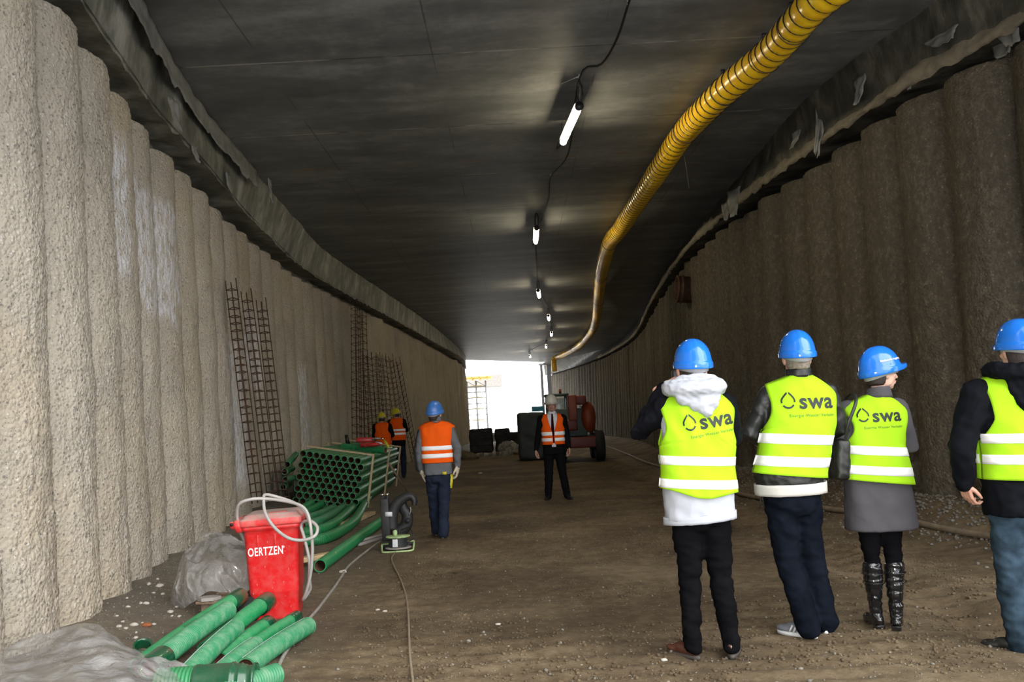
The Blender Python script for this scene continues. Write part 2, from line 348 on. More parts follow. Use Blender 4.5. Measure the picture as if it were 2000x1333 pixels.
# ---------------------------------------------------------------- mesh helpers
class MB:
    def __init__(s): s.v = []; s.f = []
    def add(s, vs, fs):
        o = len(s.v); s.v += [tuple(p) for p in vs]; s.f += [tuple(i + o for i in f) for f in fs]
    def box(s, c, size, rot=None, bevel=0.0):
        M = (rot.to_matrix() if isinstance(rot, Euler) else rot) if rot is not None else Matrix.Identity(3)
        hx, hy, hz = size[0] / 2, size[1] / 2, size[2] / 2; c = Vector(c)
        if bevel <= 0:
            P = [(-hx, -hy, -hz), (hx, -hy, -hz), (hx, hy, -hz), (-hx, hy, -hz), (-hx, -hy, hz), (hx, -hy, hz), (hx, hy, hz), (-hx, hy, hz)]
            s.add([c + M @ Vector(p) for p in P], [(0, 3, 2, 1), (4, 5, 6, 7), (0, 1, 5, 4), (1, 2, 6, 5), (2, 3, 7, 6), (3, 0, 4, 7)])
        else:
            bm = bmesh.new(); bmesh.ops.create_cube(bm, size=1.0)
            for q in bm.verts: q.co = Vector((q.co.x * 2 * hx, q.co.y * 2 * hy, q.co.z * 2 * hz))
            bmesh.ops.bevel(bm, geom=bm.edges[:], offset=bevel, segments=2, affect='EDGES', profile=0.6)
            bm.verts.index_update()
            s.add([c + M @ q.co for q in bm.verts], [[q.index for q in f.verts] for f in bm.faces]); bm.free()
    def tube(s, pts, rad, n=12, cap=True, flat=None, closed=False):
        """pts list of Vector; rad number or list (or (rx, ry) pairs with flat = up vector)"""
        pts = [Vector(p) for p in pts]; m = len(pts)
        if not isinstance(rad, (list, tuple)): rad = [rad] * m
        prev = None; rings = []
        for i, p in enumerate(pts):
            if closed: t = (pts[(i + 1) % m] - pts[i - 1]).normalized()
            else: t = ((pts[min(i + 1, m - 1)] - pts[max(i - 1, 0)])).normalized()
            if flat is not None: x = Vector(flat).cross(t)
            elif prev is None: x = (Vector((0, 0, 1)) if abs(t.z) < 0.9 else Vector((1, 0, 0))).cross(t)
            else: x = prev - t * prev.dot(t)
            if x.length < 1e-5: x = Vector((1, 0, 0)).cross(t)
            x.normalize(); y = t.cross(x); prev = x
            r = rad[i]; rx, ry = r if isinstance(r, (tuple, list)) else (r, r)
            rings.append([p + x * rx * math.cos(2 * PI * k / n) + y * ry * math.sin(2 * PI * k / n) for k in range(n)])
        vs = [q for r in rings for q in r]; fs = []
        for i in range(m if closed else m - 1):
            j = (i + 1) % m
            for k in range(n): fs.append((i * n + k, i * n + (k + 1) % n, j * n + (k + 1) % n, j * n + k))
        if cap and not closed:
            fs.append(tuple(range(n - 1, -1, -1))); fs.append(tuple((m - 1) * n + k for k in range(n)))
        s.add(vs, fs)
    def ell(s, c, r, rot=None, nu=16, nv=10):
        M = (rot.to_matrix() if isinstance(rot, Euler) else rot) if rot is not None else Matrix.Identity(3)
        c = Vector(c); vs = [c + M @ Vector((0, 0, r[2]))]
        for i in range(1, nv):
            a = PI * i / nv
            for k in range(nu):
                b = 2 * PI * k / nu
                vs.append(c + M @ Vector((r[0] * math.sin(a) * math.cos(b), r[1] * math.sin(a) * math.sin(b), r[2] * math.cos(a))))
        vs.append(c + M @ Vector((0, 0, -r[2]))); L = len(vs) - 1; fs = []
        for k in range(nu): fs.append((0, 1 + k, 1 + (k + 1) % nu)); fs.append((L, L - nu + (k + 1) % nu, L - nu + k))
        for i in range(nv - 2):
            for k in range(nu):
                a = 1 + i * nu; fs.append((a + k, a + nu + k, a + nu + (k + 1) % nu, a + (k + 1) % nu))
        s.add(vs, fs)
    def limb(s, pts, rad, n=14):
        """tube with round ends, for remeshed bodies"""
        s.tube(pts, rad, n)
        for p, r in ((pts[0], rad[0]), (pts[-1], rad[-1])):
            r = r if not isinstance(r, (tuple, list)) else min(r)
            s.ell(p, (r, r, r), nu=12, nv=8)
    def grid(s, fn, nu, nv, closed_u=False):
        vs = [fn(i / nu, j / nv) for j in range(nv + 1) for i in range(nu if closed_u else nu + 1)]
        W = nu if closed_u else nu + 1; fs = []
        for j in range(nv):
            for i in range(nu):
                a = j * W + i; b_ = j * W + (i + 1) % W
                fs.append((a, b_, b_ + W, a + W))
        s.add(vs, fs)
    def lathe(s, prof, M=None, n=24):
        """profile [(r, z)] about z, placed by matrix M"""
        M = M or Matrix.Identity(4); m = len(prof)
        vs = [M @ Vector((r * math.cos(2 * PI * k / n), r * math.sin(2 * PI * k / n), z)) for r, z in prof for k in range(n)]
        fs = [(i * n + k, i * n + (k + 1) % n, (i + 1) * n + (k + 1) % n, (i + 1) * n + k) for i in range(m - 1) for k in range(n)]
        s.add(vs, fs)
    def mesh(s, name):
        me = bpy.data.meshes.new(name); me.from_pydata(s.v, [], s.f); me.validate(); me.update(); return me
    def build(s, name, mat, parent=None, smooth=True, rm=None, it=4, fold=None, thick=0, sub=0, fix=True):
        me = s.mesh(name)
        if rm or thick or sub: me = bake(me, rm, it, thick, sub)
        if fold: folds(me, *fold)
        if fix and not rm:
            bm = bmesh.new(); bm.from_mesh(me); bmesh.ops.recalc_face_normals(bm, faces=bm.faces[:]); bm.to_mesh(me); bm.free()
        return link(name, me, mat, parent, smooth)
def bake(me, rm=None, it=4, thick=0, sub=0):
    o = bpy.data.objects.new('tmp', me); C.objects.link(o)
    if rm:
        q = o.modifiers.new('r', 'REMESH'); q.mode = 'VOXEL'; q.voxel_size = rm; q.adaptivity = 0
        if it:
            q = o.modifiers.new('s', 'SMOOTH'); q.factor = 0.5; q.iterations = it
    if sub:
        q = o.modifiers.new('u', 'SUBSURF'); q.levels = q.render_levels = sub
    if thick:
        q = o.modifiers.new('t', 'SOLIDIFY'); q.thickness = abs(thick); q.offset = 1 if thick > 0 else 0
    dg = bpy.context.evaluated_depsgraph_get()
    out = bpy.data.meshes.new_from_object(o.evaluated_get(dg)); nm = me.name
    bpy.data.objects.remove(o); bpy.data.meshes.remove(me); out.name = nm
    return out
def folds(me, amp, scale, stretch=(1, 1, 1), seed=0):
    me.update(); ns = [v.normal.copy() for v in me.vertices]
    for v, nn in zip(me.vertices, ns):
        p = Vector((v.co.x * stretch[0], v.co.y * stretch[1], v.co.z * stretch[2])) * scale + Vector((seed * 3.7, seed * 1.3, 0))
        d = noise.noise(p) + 0.45 * noise.noise(p * 2.3) + 0.9 * (0.25 - abs(noise.noise(p * 1.3 + Vector((p.z * 0.5, 4, 0)))) * 1.6)
        v.co += nn * (d * amp)
    me.update()
def link(name, me, mat, parent=None, smooth=True):
    me.materials.clear(); me.materials.append(MAT[mat] if isinstance(mat, str) else mat)
    for p in me.polygons: p.use_smooth = smooth
    o = bpy.data.objects.new(name, me); C.objects.link(o)
    if parent is not None: o.parent = parent
    return o
def tag(o, label=None, cat=None, group=None, kind=None):
    if label: o['label'] = label
    if cat: o['category'] = cat
    if group: o['group'] = group
    if kind: o['kind'] = kind
    return o
def empty(name, loc=(0, 0, 0), rz=0.0, label=None, cat=None, group=None, kind=None):
    o = bpy.data.objects.new(name, None); C.objects.link(o); o.location = loc; o.rotation_euler = (0, 0, rz)
    o.empty_display_size = 0.1
    return tag(o, label, cat, group, kind)
def copy_tree(o, parent=None):
    c = o.copy(); C.objects.link(c)
    if parent is not None: c.parent = parent
    for ch in list(o.children): copy_tree(ch, c)
    return c
def spline(pts, n=8, closed=False):
    """Catmull-Rom through points"""
    P = [Vector(p) for p in pts]; out = []; m = len(P)
    for i in range(m if closed else m - 1):
        if closed: a, b, c, d = P[(i - 1) % m], P[i], P[(i + 1) % m], P[(i + 2) % m]
        else: a, b, c, d = P[max(i - 1, 0)], P[i], P[i + 1], P[min(i + 2, m - 1)]
        for k in range(n):
            t = k / n; out.append(0.5 * ((2 * b) + (c - a) * t + (2 * a - 5 * b + 4 * c - d) * t * t + (3 * b - a - 3 * c + d) * t ** 3))
    if not closed: out.append(P[-1])
    return out
def smooth01(a, b, x):
    t = max(0.0, min(1.0, (x - a) / (b - a))); return t * t * (3 - 2 * t)
def lerp(a, b, t): return a + (b - a) * t
def interp(tab, z):
    if z <= tab[0][0]: return tab[0][1:]
    for p, q in zip(tab, tab[1:]):
        if z <= q[0]:
            t = (z - p[0]) / (q[0] - p[0]); t = t * t * (3 - 2 * t) * 0.5 + t * 0.5
            return tuple(lerp(u, v, t) for u, v in zip(p[1:], q[1:]))
    return tab[-1][1:]

# ---------------------------------------------------------------- tunnel plan
LP = [(-2.3, -3), (-2.75, 2), (-3.05, 4.5), (-3.30, 6.3), (-3.62, 8.1), (-3.88, 9.6), (-4.08, 11.2), (-4.3, 13.5), (-4.5, 16), (-4.6, 20), (-4.15, 28), (-3.6, 38), (-3.05, 52), (-3.28, 59.5), (-4.4, 65)]
RP = [(6.0, 4.8), (5.55, 6.6), (5.2, 8.3), (4.92, 9.2), (4.72, 10.1), (4.58, 11.5), (4.45, 13), (4.25, 15), (4.16, 17), (4.15, 20), (4.7, 28), (5.6, 38), (5.85, 45), (5.5, 55), (4.4, 64), (2.75, 74.5)]
LC = [(-2.2, 2.5), (-2.75, 4.5), (-3.05, 6.0), (-3.45, 8.1), (-3.82, 10.5), (-3.97, 12.7), (-4.2, 17.5), (-4.3, 21), (-3.9, 28), (-3.37, 38.4), (-3.0, 53.6), (-3.28, 59.4)]
RC = [(5.9, 4.5), (5.3, 6.6), (4.77, 9.0), (4.42, 10.6), (4.28, 12), (4.3, 14), (4.42, 18.0), (4.55, 23), (4.98, 29.4), (6.0, 42), (5.9, 56), (2.3, 67.5)]
LB = [(-2.3, 2.5), (-2.95, 4.8), (-3.25, 6.3), (-3.55, 8.1), (-3.74, 9.3), (-3.9, 11.2), (-4.05, 12.6), (-4.3, 15.4), (-4.48, 20), (-3.97, 28.3), (-3.4, 38), (-2.85, 49), (-3.2, 59.4)]
RB = [(6.0, 4.5), (5.45, 6.7), (5.0, 8.6), (4.72, 9.6), (4.5, 10.9), (4.35, 12.2), (4.15, 14.5), (4.05, 17), (4.05, 20), (4.6, 28), (5.55, 38.5), (5.75, 46), (5.35, 55), (4.3, 64.2), (2.65, 74.3)]
ZC, ZB = 5.7, 5.02
def path(P, n=10):
    return [(q.x, q.y) for q in spline([(a, b, 0) for a, b in P], n)]
PL, PR = path(LP), path(RP)
def x_on(P, y):
    for a, b in zip(P, P[1:]):
        if (a[1] - y) * (b[1] - y) <= 0 and a[1] != b[1]: return lerp(a[0], b[0], (y - a[1]) / (b[1] - a[1]))
    return P[0][0] if y < P[0][1] else P[-1][0]
def ground(x, y, fine=True):
    z = 0.0
    dl = x - x_on(PL, y) if y < 62 else 9; dr = x_on(PR, y) - x if y < 72 else 9
    z += 0.14 * (1 - smooth01(0.0, 0.9, dl)) + 0.10 * (1 - smooth01(0.6, 1.8, dl)) * smooth01(13, 15, y) * (1 - smooth01(22, 26, y))
    z += (0.30 * (1 - smooth01(0.0, 0.75, dr)) + 0.05 * (1 - smooth01(0.6, 1.2, dr))) * (1 - 0.6 * smooth01(18, 30, y)) * smooth01(3, 6, y)
    if fine and y < 45:
        p = Vector((x, y, 0)); k = 1 if dl > 0.4 else 0.6
        z += 0.022 * noise.noise(p * 0.9) + k * 0.012 * noise.noise(p * 3.1 + Vector((5, 0, 0))) + 0.006 * noise.noise(p * 9.0)
        # cleat ripples left by wheels in the foreground and along the right track
        m1 = smooth01(0.25, 0.6, noise.noise(Vector((x * 0.8, y * 0.5, 3.3))) + 0.45) * (1 - smooth01(9, 13, y))
        z += 0.010 * m1 * math.sin(y * 26 + 3.0 * noise.noise(p * 1.4)) * smooth01(-1.8, -0.6, x)
        rut = math.exp(-((x - (3.05 - 0.02 * y)) / 0.22) ** 2)
        z += -0.045 * rut * smooth01(4, 6, y) * (1 + 0.35 * math.sin(y * 21))
        z += 0.03 * math.exp(-((x - (3.4 - 0.02 * y)) / 0.14) ** 2) * (1 + 0.5 * noise.noise(p * 5))
        z += 0.05 * math.exp(-(((x + 0.9) / 1.6) ** 2 + ((y - 13.5) / 0.5) ** 2)) * 0.3
    return z
def on_ground(px, py):
    d = ray(px, py); o = Vector((0, 0, CAMH)); t = 3.5
    while t < 80:
        p = o + d * t
        if p.z <= ground(p.x, p.y): return Vector((p.x, p.y, ground(p.x, p.y)))
        t += 0.01
    return at_z(px, py, 0)

def build_floor():
    b = MB()
    ys = [-6 + i * 0.5 for i in range(18)]; y = 3.0
    while y < 130:
        ys.append(y); y += max(0.028, 0.0055 * y) if y < 30 else 0.02 * y
    xs_n = 300
    vs = []; W = xs_n + 1
    for y in ys:
        hw = 6.6 if y < 30 else 8.0
        if y > 60: hw = 8 + (y - 60) * 0.5
        for i in range(W):
            x = lerp(-hw, hw, i / xs_n); vs.append((x, y, ground(x, y)))
    fs = [(j * W + i, j * W + i + 1, (j + 1) * W + i + 1, (j + 1) * W + i) for j in range(len(ys) - 1) for i in range(xs_n)]
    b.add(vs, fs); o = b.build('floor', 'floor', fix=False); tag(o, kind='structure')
build_floor()

def arc(P, step, start=0.0):
    """points every `step` along the plan path, with tangents"""
    out = []; acc = -start
    for a, b in zip(P, P[1:]):
        a, b = Vector((*a, 0)), Vector((*b, 0)); L = (b - a).length; t = (b - a) / max(L, 1e-6)
        while acc + L >= 0 and acc <= 0 <= acc + L:
            out.append((a + t * (-acc), t)); acc -= step
            if acc + L < 0: break
        acc += L
    return out
def resample(P, step):
    out = [Vector((*P[0], 0))]; need = step
    for a, b in zip(P, P[1:]):
        a, b = Vector((*a, 0)), Vector((*b, 0)); L = (b - a).length; d = 0
        while L - d >= need:
            d += need; out.append(a.lerp(b, d / L)); need = step
        need -= (L - d)
    return out
def piles(P, root, mat, side, step, r, zt, lo, hi, batter):
    pts = resample(P, step); k = 0
    for i in range(1, len(pts) - 1):
        c = pts[i]
        if not (lo <= c.y <= hi): continue
        t = (pts[i + 1] - pts[i - 1]).normalized(); nrm = Vector((t.y, -t.x, 0)) * side      # towards the tunnel
        rr = r * (1 + 0.05 * noise.noise(Vector((i * 3.1, side, 0))))
        fro = 0.07 * noise.noise(Vector((i * 1.7, side * 5, 2)))
        cc = c - nrm * (rr - fro); dist = c.length
        res = 0.022 if dist < 9 else 0.035 if dist < 14 else 0.06 if dist < 24 else 0.12
        top = zt + 0.10 * noise.noise(Vector((i * 2.3, side * 9, 7))); zb = -0.25
        na = max(10, int(rr * 2.3 / res)); nz = int((top - zb) / res); b = MB(); vs = []
        for j in range(nz + 5):
            if j <= nz: z = lerp(zb, top, j / nz); sh = 1.0
            else: z = top + 0.012 * (j - nz); sh = [0.985, 0.95, 0.86, 0.0][j - nz - 1]
            if j > nz - 3 and j <= nz: sh = 0.99
            for a in range(na + 1):
                th_ = lerp(-1.0, 1.0, a / na)
                dirv = nrm * math.cos(th_) + t * math.sin(th_)
                q = Vector((cc.x + dirv.x, cc.y + dirv.y, z))
                d = 0.016 * noise.noise(q * 1.3) + 0.012 * noise.noise(q * 4.5)
                if dist < 24: d += 0.011 * noise.noise(q * 13) + (0.009 * noise.noise(q * 34) if dist < 14 else 0)
                d += 0.015 * noise.noise(Vector((i * 9.1, z * 0.8, side)))
                bt = -(z - 2.5) * batter
                vs.append((cc.x + dirv.x * (rr + d) * sh + nrm.x * bt, cc.y + dirv.y * (rr + d) * sh + nrm.y * bt, z))
        W = na + 1; fs = [(j * W + a, j * W + a + 1, (j + 1) * W + a + 1, (j + 1) * W + a) for j in range(nz + 4) for a in range(na)]
        b.add(vs, fs); b.build('pile', mat, root); k += 1
def ribbon(P, off, side, z0, z1, name, mat, parent=None, step=1.0):
    pts = resample(P, step); vs = []
    for i, c in enumerate(pts):
        t = (pts[min(i + 1, len(pts) - 1)] - pts[max(i - 1, 0)]).normalized(); nrm = Vector((t.y, -t.x, 0)) * side
        q = c - nrm * off; vs += [(q.x, q.y, z0), (q.x, q.y, z1)]
    b = MB(); b.add(vs, [(2 * i, 2 * i + 2, 2 * i + 3, 2 * i + 1) for i in range(len(pts) - 1)])
    return b.build(name, mat, parent, smooth=False, thick=0.15)
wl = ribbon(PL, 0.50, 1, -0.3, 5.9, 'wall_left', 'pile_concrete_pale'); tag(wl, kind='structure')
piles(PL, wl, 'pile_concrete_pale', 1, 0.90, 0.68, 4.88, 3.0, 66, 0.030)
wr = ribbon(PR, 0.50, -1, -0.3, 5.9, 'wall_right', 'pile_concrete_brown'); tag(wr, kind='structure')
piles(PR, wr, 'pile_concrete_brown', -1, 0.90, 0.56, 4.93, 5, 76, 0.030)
# open pit behind the camera: unseen tall piles added at left to block sky light
pb = MB()
for j, (yy, xx) in enumerate([(-12, -3.4), (-9, -3.3), (-6, -3.1), (-3.2, -2.8)]):
    pb.tube([(xx - 0.8, yy + 1.2, -0.3), (xx - 0.8, yy + 1.2, 11)], 1.55, 24)
o = pb.build('wall_sky_block', 'pile_concrete_brown'); tag(o, kind='structure')

def slab():
    L = resample(path(LC), 0.5); R = resample(path(RC), 0.5); n = 120
    b = MB(); vs = []
    for j in range(n + 1):
        p = L[int(j / n * (len(L) - 1))]; q = R[int(j / n * (len(R) - 1))]
        for (z) in (ZC, ZC + 0.9):
            vs += [(p.x - 0.35 - 0.9 * (z > ZC), p.y, z), (q.x + 0.35 + 0.9 * (z > ZC), q.y, z)]
    fs = []
    for j in range(n):
        a = j * 4; c = a + 4
        fs += [(a, a + 1, c + 1, c), (a + 2, c + 2, c + 3, a + 3), (a, c, c + 2, a + 2), (a + 1, a + 3, c + 3, c + 1)]
    fs += [(0, 2, 3, 1), (n * 4, n * 4 + 1, n * 4 + 3, n * 4 + 2)]
    b.add(vs, fs); o = b.build('ceiling', 'ceiling', smooth=False); tag(o, kind='structure')
slab()

def smp(P, u):
    t = u * (len(P) - 1); i = min(int(t), len(P) - 2); return P[i].lerp(P[i + 1], t - i)
def beam(name, B, Cc, side, mat):
    b = MB(); P0 = resample(path(B), 0.12); P1 = resample(path(Cc), 0.12); n = max(len(P0), len(P1)); rows = 9
    n = min(n, 560)
    def f(u, v):
        # u along (denser near the camera), v up from soffit's back edge over the face to the ceiling
        uu = u ** 1.6
        p = smp(P0, uu); q = smp(P1, uu)
        k = v; x = lerp(p.x, q.x, k); y = lerp(p.y, q.y, k); z = lerp(ZB, ZC + 0.02, k)
        s_ = Vector((x * 2, y * 1.6, z * 1.5))
        d = 0.025 * noise.noise(s_) + 0.02 * noise.noise(s_ * 3.2) * (1 - smooth01(20, 35, y)) + 0.012 * noise.noise(s_ * 9) * (1 - smooth01(8, 20, y))
        edge = 0.035 * noise.noise(Vector((y * 3.5, side, 1))) + 0.02 * noise.noise(Vector((y * 11, side, 4)))
        if k < 0.02: z += edge * 1.5
        return Vector((x + side * (d - 0.02), y, z))
    b.grid(f, n, 12)
    def g(u, v):
        uu = u ** 1.6; p = smp(P0, uu); x = p.x - side * (0.75 * v + 0.0)
        return Vector((x, p.y, ZB + 0.03 + 0.05 * v + 0.05 * noise.noise(Vector((x * 3, p.y * 3, 1))) * min(1, v * 4)))
    b.grid(g, n, 8)
    o = b.build(name, mat, fix=True); tag(o, kind='structure'); return o
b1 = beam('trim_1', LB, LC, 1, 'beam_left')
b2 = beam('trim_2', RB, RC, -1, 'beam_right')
# ragged mortar ledge along the lower edge of the right beam, and a lapped foil strip on the left one
def ledge():
    P0 = resample(path(RB), 0.1); b = MB()
    def f(u, v):
        p = smp(P0, u ** 1.5 * 0.72); y = p.y
        q = Vector((y * 1.4, v * 2, 3)); big = 0.4 + 1.5 * noise.noise(Vector((y * 0.6, 3, 1)))
        h = (0.10 + 0.10 * big) * (1 + 0.4 * noise.noise(Vector((y * 5, 1, 1)))); h = max(0.01, h)
        dx = [0.0, 0.02, 0.045, 0.05, 0.0][int(round(v * 4))]; dz = [1.0, 0.72, 0.3, 0.02, -0.1][int(round(v * 4))]
        return Vector((p.x - dx - 0.04 * noise.noise(q * 2), y, ZB - 0.01 + h * dz + 0.05 * noise.noise(q * 4)))
    b.grid(f, 420, 4); b.build('mortar_ledge', 'ledge_mortar', b2)
    P1 = resample([q for q in path(LC)], 0.1); b = MB()
    def g(u, v):
        p = smp(P1, u * 0.18 + 0.02); y = p.y
        dz = (0.30 + 0.10 * noise.noise(Vector((y * 2.2, 0, 5))) + 0.04 * noise.noise(Vector((y * 9, 0, 5)))) * v
        return Vector((p.x + 0.045 + 0.03 * noise.noise(Vector((y * 3, v * 2, 8))) + 0.02 * v, y, ZC - 0.01 - dz))
    b.grid(g, 160, 6); b.build('foil_strip', 'foil_scrap', b1, thick=0.008)
ledge()

def scrap(parent, p, wdt, hgt, ang, seed, droop=0.1):
    """torn flap of foil hanging off the beam"""
    b = MB(); rnd = random.Random(seed); p = Vector(p); ax = Vector((math.cos(ang), math.sin(ang), 0)); nn = Vector((-ax.y, ax.x, 0))
    def f(u, v):
        ww = wdt * (1 - 0.55 * v) * (1 + 0.25 * noise.noise(Vector((seed, v * 4, 0))))
        q = p + ax * ((u - 0.5) * ww + 0.3 * wdt * v * v * math.sin(seed)) + Vector((0, 0, -hgt * v + 0.1 * hgt * noise.noise(Vector((u * 4, seed, 0)))))
        return q + nn * (droop * v * v + 0.03 * noise.noise(Vector((u * 3, v * 3, seed * 1.7))))
    b.grid(f, 8, 10); b.build('foil_scrap', 'foil_scrap', parent, thick=0.006)
def lb(px, py, z, side):  # a point on the beam face
    q = at_z(px, py, z); return (q.x, q.y, q.z)
for i, (px, py, z, w_, h_) in enumerate([(215, 55, 5.45, .16, .25), (330, 195, 5.25, .2, .35), (372, 285, 5.08, .16, .22), (520, 350, 5.5, .12, .4), (440, 340, 5.2, .16, .3)]):
    q = at_z(px, py, z); scrap(b1, (q.x + 0.05, q.y, q.z), w_, h_, 1.4, i + 1, -0.06)
for i, (px, py, z, w_, h_) in enumerate([(1975, 12, 5.35, .35, .45), (1968, 60, 5.2, .35, .3), (1690, 150, 5.45, .22, .35), (1605, 195, 5.6, .10, .75), (1612, 235, 5.3, .12, .5), (1440, 370, 5.3, .45, .5), (1425, 395, 5.2, .3, .35), (1850, 65, 5.35, .5, .16), (1790, 110, 5.4, .1, .4), (1565, 255, 5.35, .2, .25)]):
    q = at_z(px, py, z); scrap(b2, (q.x - 0.07, q.y, q.z), w_, h_, 1.9, i + 11, 0.07)

# steel columns at the far portal
for x, r_ in ((2.18, 0.10), (2.75, 0.16)):
    b = MB(); b.box((x, 68.2, 2.85), (r_ * 2, 0.3, 5.7)); b.box((x, 68.2, 0.06), (r_ * 4, 0.5, 0.12)); b.box((x, 68.2, 5.62), (r_ * 4, 0.5, 0.12))
    o = b.build('steel_column', 'steel_galv', smooth=False)
    tag(o, ('slim' if r_ < .12 else 'broad') + ' grey steel column standing at the bright far end', 'column')
# pit beyond: pale retaining wall edge and concrete lintel over the scaffold
b = MB(); b.box((-3.9, 92, 5.6), (5.2, 3, 1.2)); b.box((-8.5, 92, 3.0), (4, 3, 6.2))
tag(b.build('wall_far', 'slab_grey', smooth=False), kind='structure')

# ================================================================= people
class Torso:
    """superellipse trunk: stations (z, half width, half depth, x shift, y shift), closed over by a sloping shoulder line"""
    def __init__(s, st, neckz, slope=0.38, seed=0, amp=0.006):
        s.st = st; s.neckz = neckz; s.slope = slope; s.seed = seed; s.amp = amp
    def top(s, x, off=0): return s.neckz + off * 0.6 - s.slope * abs(x - interp(s.st, s.neckz)[2]) - 0.9 * max(0, abs(x) - 0.15) ** 1.3
    def pt(s, x, z, side, off=0.0):
        a, d, xc, yc = interp(s.st, z); a += off; d += off
        q = min(1.0, abs(x - xc) / a); n = 2.5
        y = d * (1 - q ** n) ** (1 / n)
        zs = s.top(x, off); z1 = zs - 0.13
        if z > z1: y *= math.sqrt(max(0.0, 1 - ((z - z1) / (zs - z1)) ** 2.4))
        w_ = s.amp * (noise.noise(Vector((x * 7 + s.seed * 5, z * 3.0, side))) + 0.5 * noise.noise(Vector((x * 16, z * 8 + s.seed, side * 2))) + 0.9 * (0.5 - abs(noise.noise(Vector((x * 9 + z * 4, z * 3.5 - x * 2, s.seed * 2.2 + side)))) * 2.2))
        return Vector((x, yc + side * (y + w_ * (1 if q < 0.97 else 0)), z))
    def panel(s, b, side, z0, off, xf0=None, xf1=None, nx=26, nz=30, ztop=None, hem=None):
        """panel between fractions xf0(t), xf1(t) of the half width, from hem z0 to the shoulder line or ztop(x)"""
        def f(u, v):
            zz = lerp(z0, s.neckz, v); a, d, xc, yc = interp(s.st, zz)
            l = xf0(v) if xf0 else -1.0; r = xf1(v) if xf1 else 1.0
            k = lerp(l, r, u)
            if abs(l) == 1 and abs(r) == 1: k = math.sin(k * PI / 2)
            x = xc + k * (a + off)
            zt = s.top(x, off); zt = min(zt, ztop(x - xc)) if ztop else zt
            zh = z0 + (hem(x) if hem else 0)
            z = lerp(zh, zt, v)
            a2, d2, xc2, _ = interp(s.st, z); x = xc2 + k * (a2 + off)
            return s.pt(x, z, side, off)
        b.grid(f, nx, nz)
    def solid(s, b, z0, off=0.0):
        for side in (1, -1): s.panel(b, side, z0, off)
        a, d, xc, yc = interp(s.st, z0)
        n = 26; F = [s.pt(xc + math.sin(lerp(-1, 1, i / n) * PI / 2) * (a + off), z0, 1, off) for i in range(n + 1)]
        B_ = [s.pt(xc + math.sin(lerp(-1, 1, i / n) * PI / 2) * (a + off), z0, -1, off) for i in range(n + 1)]
        b.add(F + B_, [(i, i + 1, n + 2 + i, n + 1 + i) for i in range(n)])

def make_hand(b, wrist, d, palm_n, side, curl=0.5, s=1.0, fat=1.0):
    """wrist position, pointing direction, palm normal (where fingers curl to), side +1/-1 which way the thumb leaves"""
    d = Vector(d).normalized(); pn = Vector(palm_n); pn = (pn - d * pn.dot(d)).normalized(); x = d.cross(pn).normalized() * side
    W = Vector(wrist)
    for k, (ox, ln) in enumerate(((0.030, 0.088), (0.010, 0.092), (-0.010, 0.088), (-0.029, 0.080))):
        base = W + x * ox * 0.75 * s; kn = W + d * ln * s + x * ox * s
        b.limb([base, base.lerp(kn, 0.5), kn], [0.014 * s * fat, 0.0145 * s * fat, 0.0115 * s * fat], 10)
        L = (0.040, 0.026, 0.021) if k in (0, 2) else (0.045, 0.029, 0.022) if k == 1 else (0.032, 0.021, 0.018)
        p = kn; a = curl * 0.55; pts = [p]; c = curl * (0.9 + 0.15 * k)
        for ln2 in L:
            p = p + (d * math.cos(a) + pn * math.sin(a) + x * ox * 1.2) * ln2 * s; pts.append(p); a += c
        b.limb(pts, [0.0100 * s * fat, 0.0092 * s * fat, 0.0085 * s * fat, 0.0070 * s * fat], 10)
    t0 = W + d * 0.022 * s + x * 0.022 * s + pn * 0.006
    t1 = t0 + (d * 0.65 + x * 0.75 + pn * 0.30).normalized() * 0.040 * s
    t2 = t1 + (d * 0.9 + x * 0.30 + pn * 0.35).normalized() * 0.032 * s
    t3 = t2 + (d * 0.95 - x * 0.05 + pn * 0.45).normalized() * 0.024 * s
    b.limb([t0, t1, t2, t3], [0.016 * s * fat, 0.0125 * s * fat, 0.0105 * s * fat, 0.0085 * s * fat], 10)
    b.limb([W - d * 0.05 * s, W, W + d * 0.03 * s], [0.026 * s * fat, 0.025 * s * fat, 0.024 * s * fat], 10)

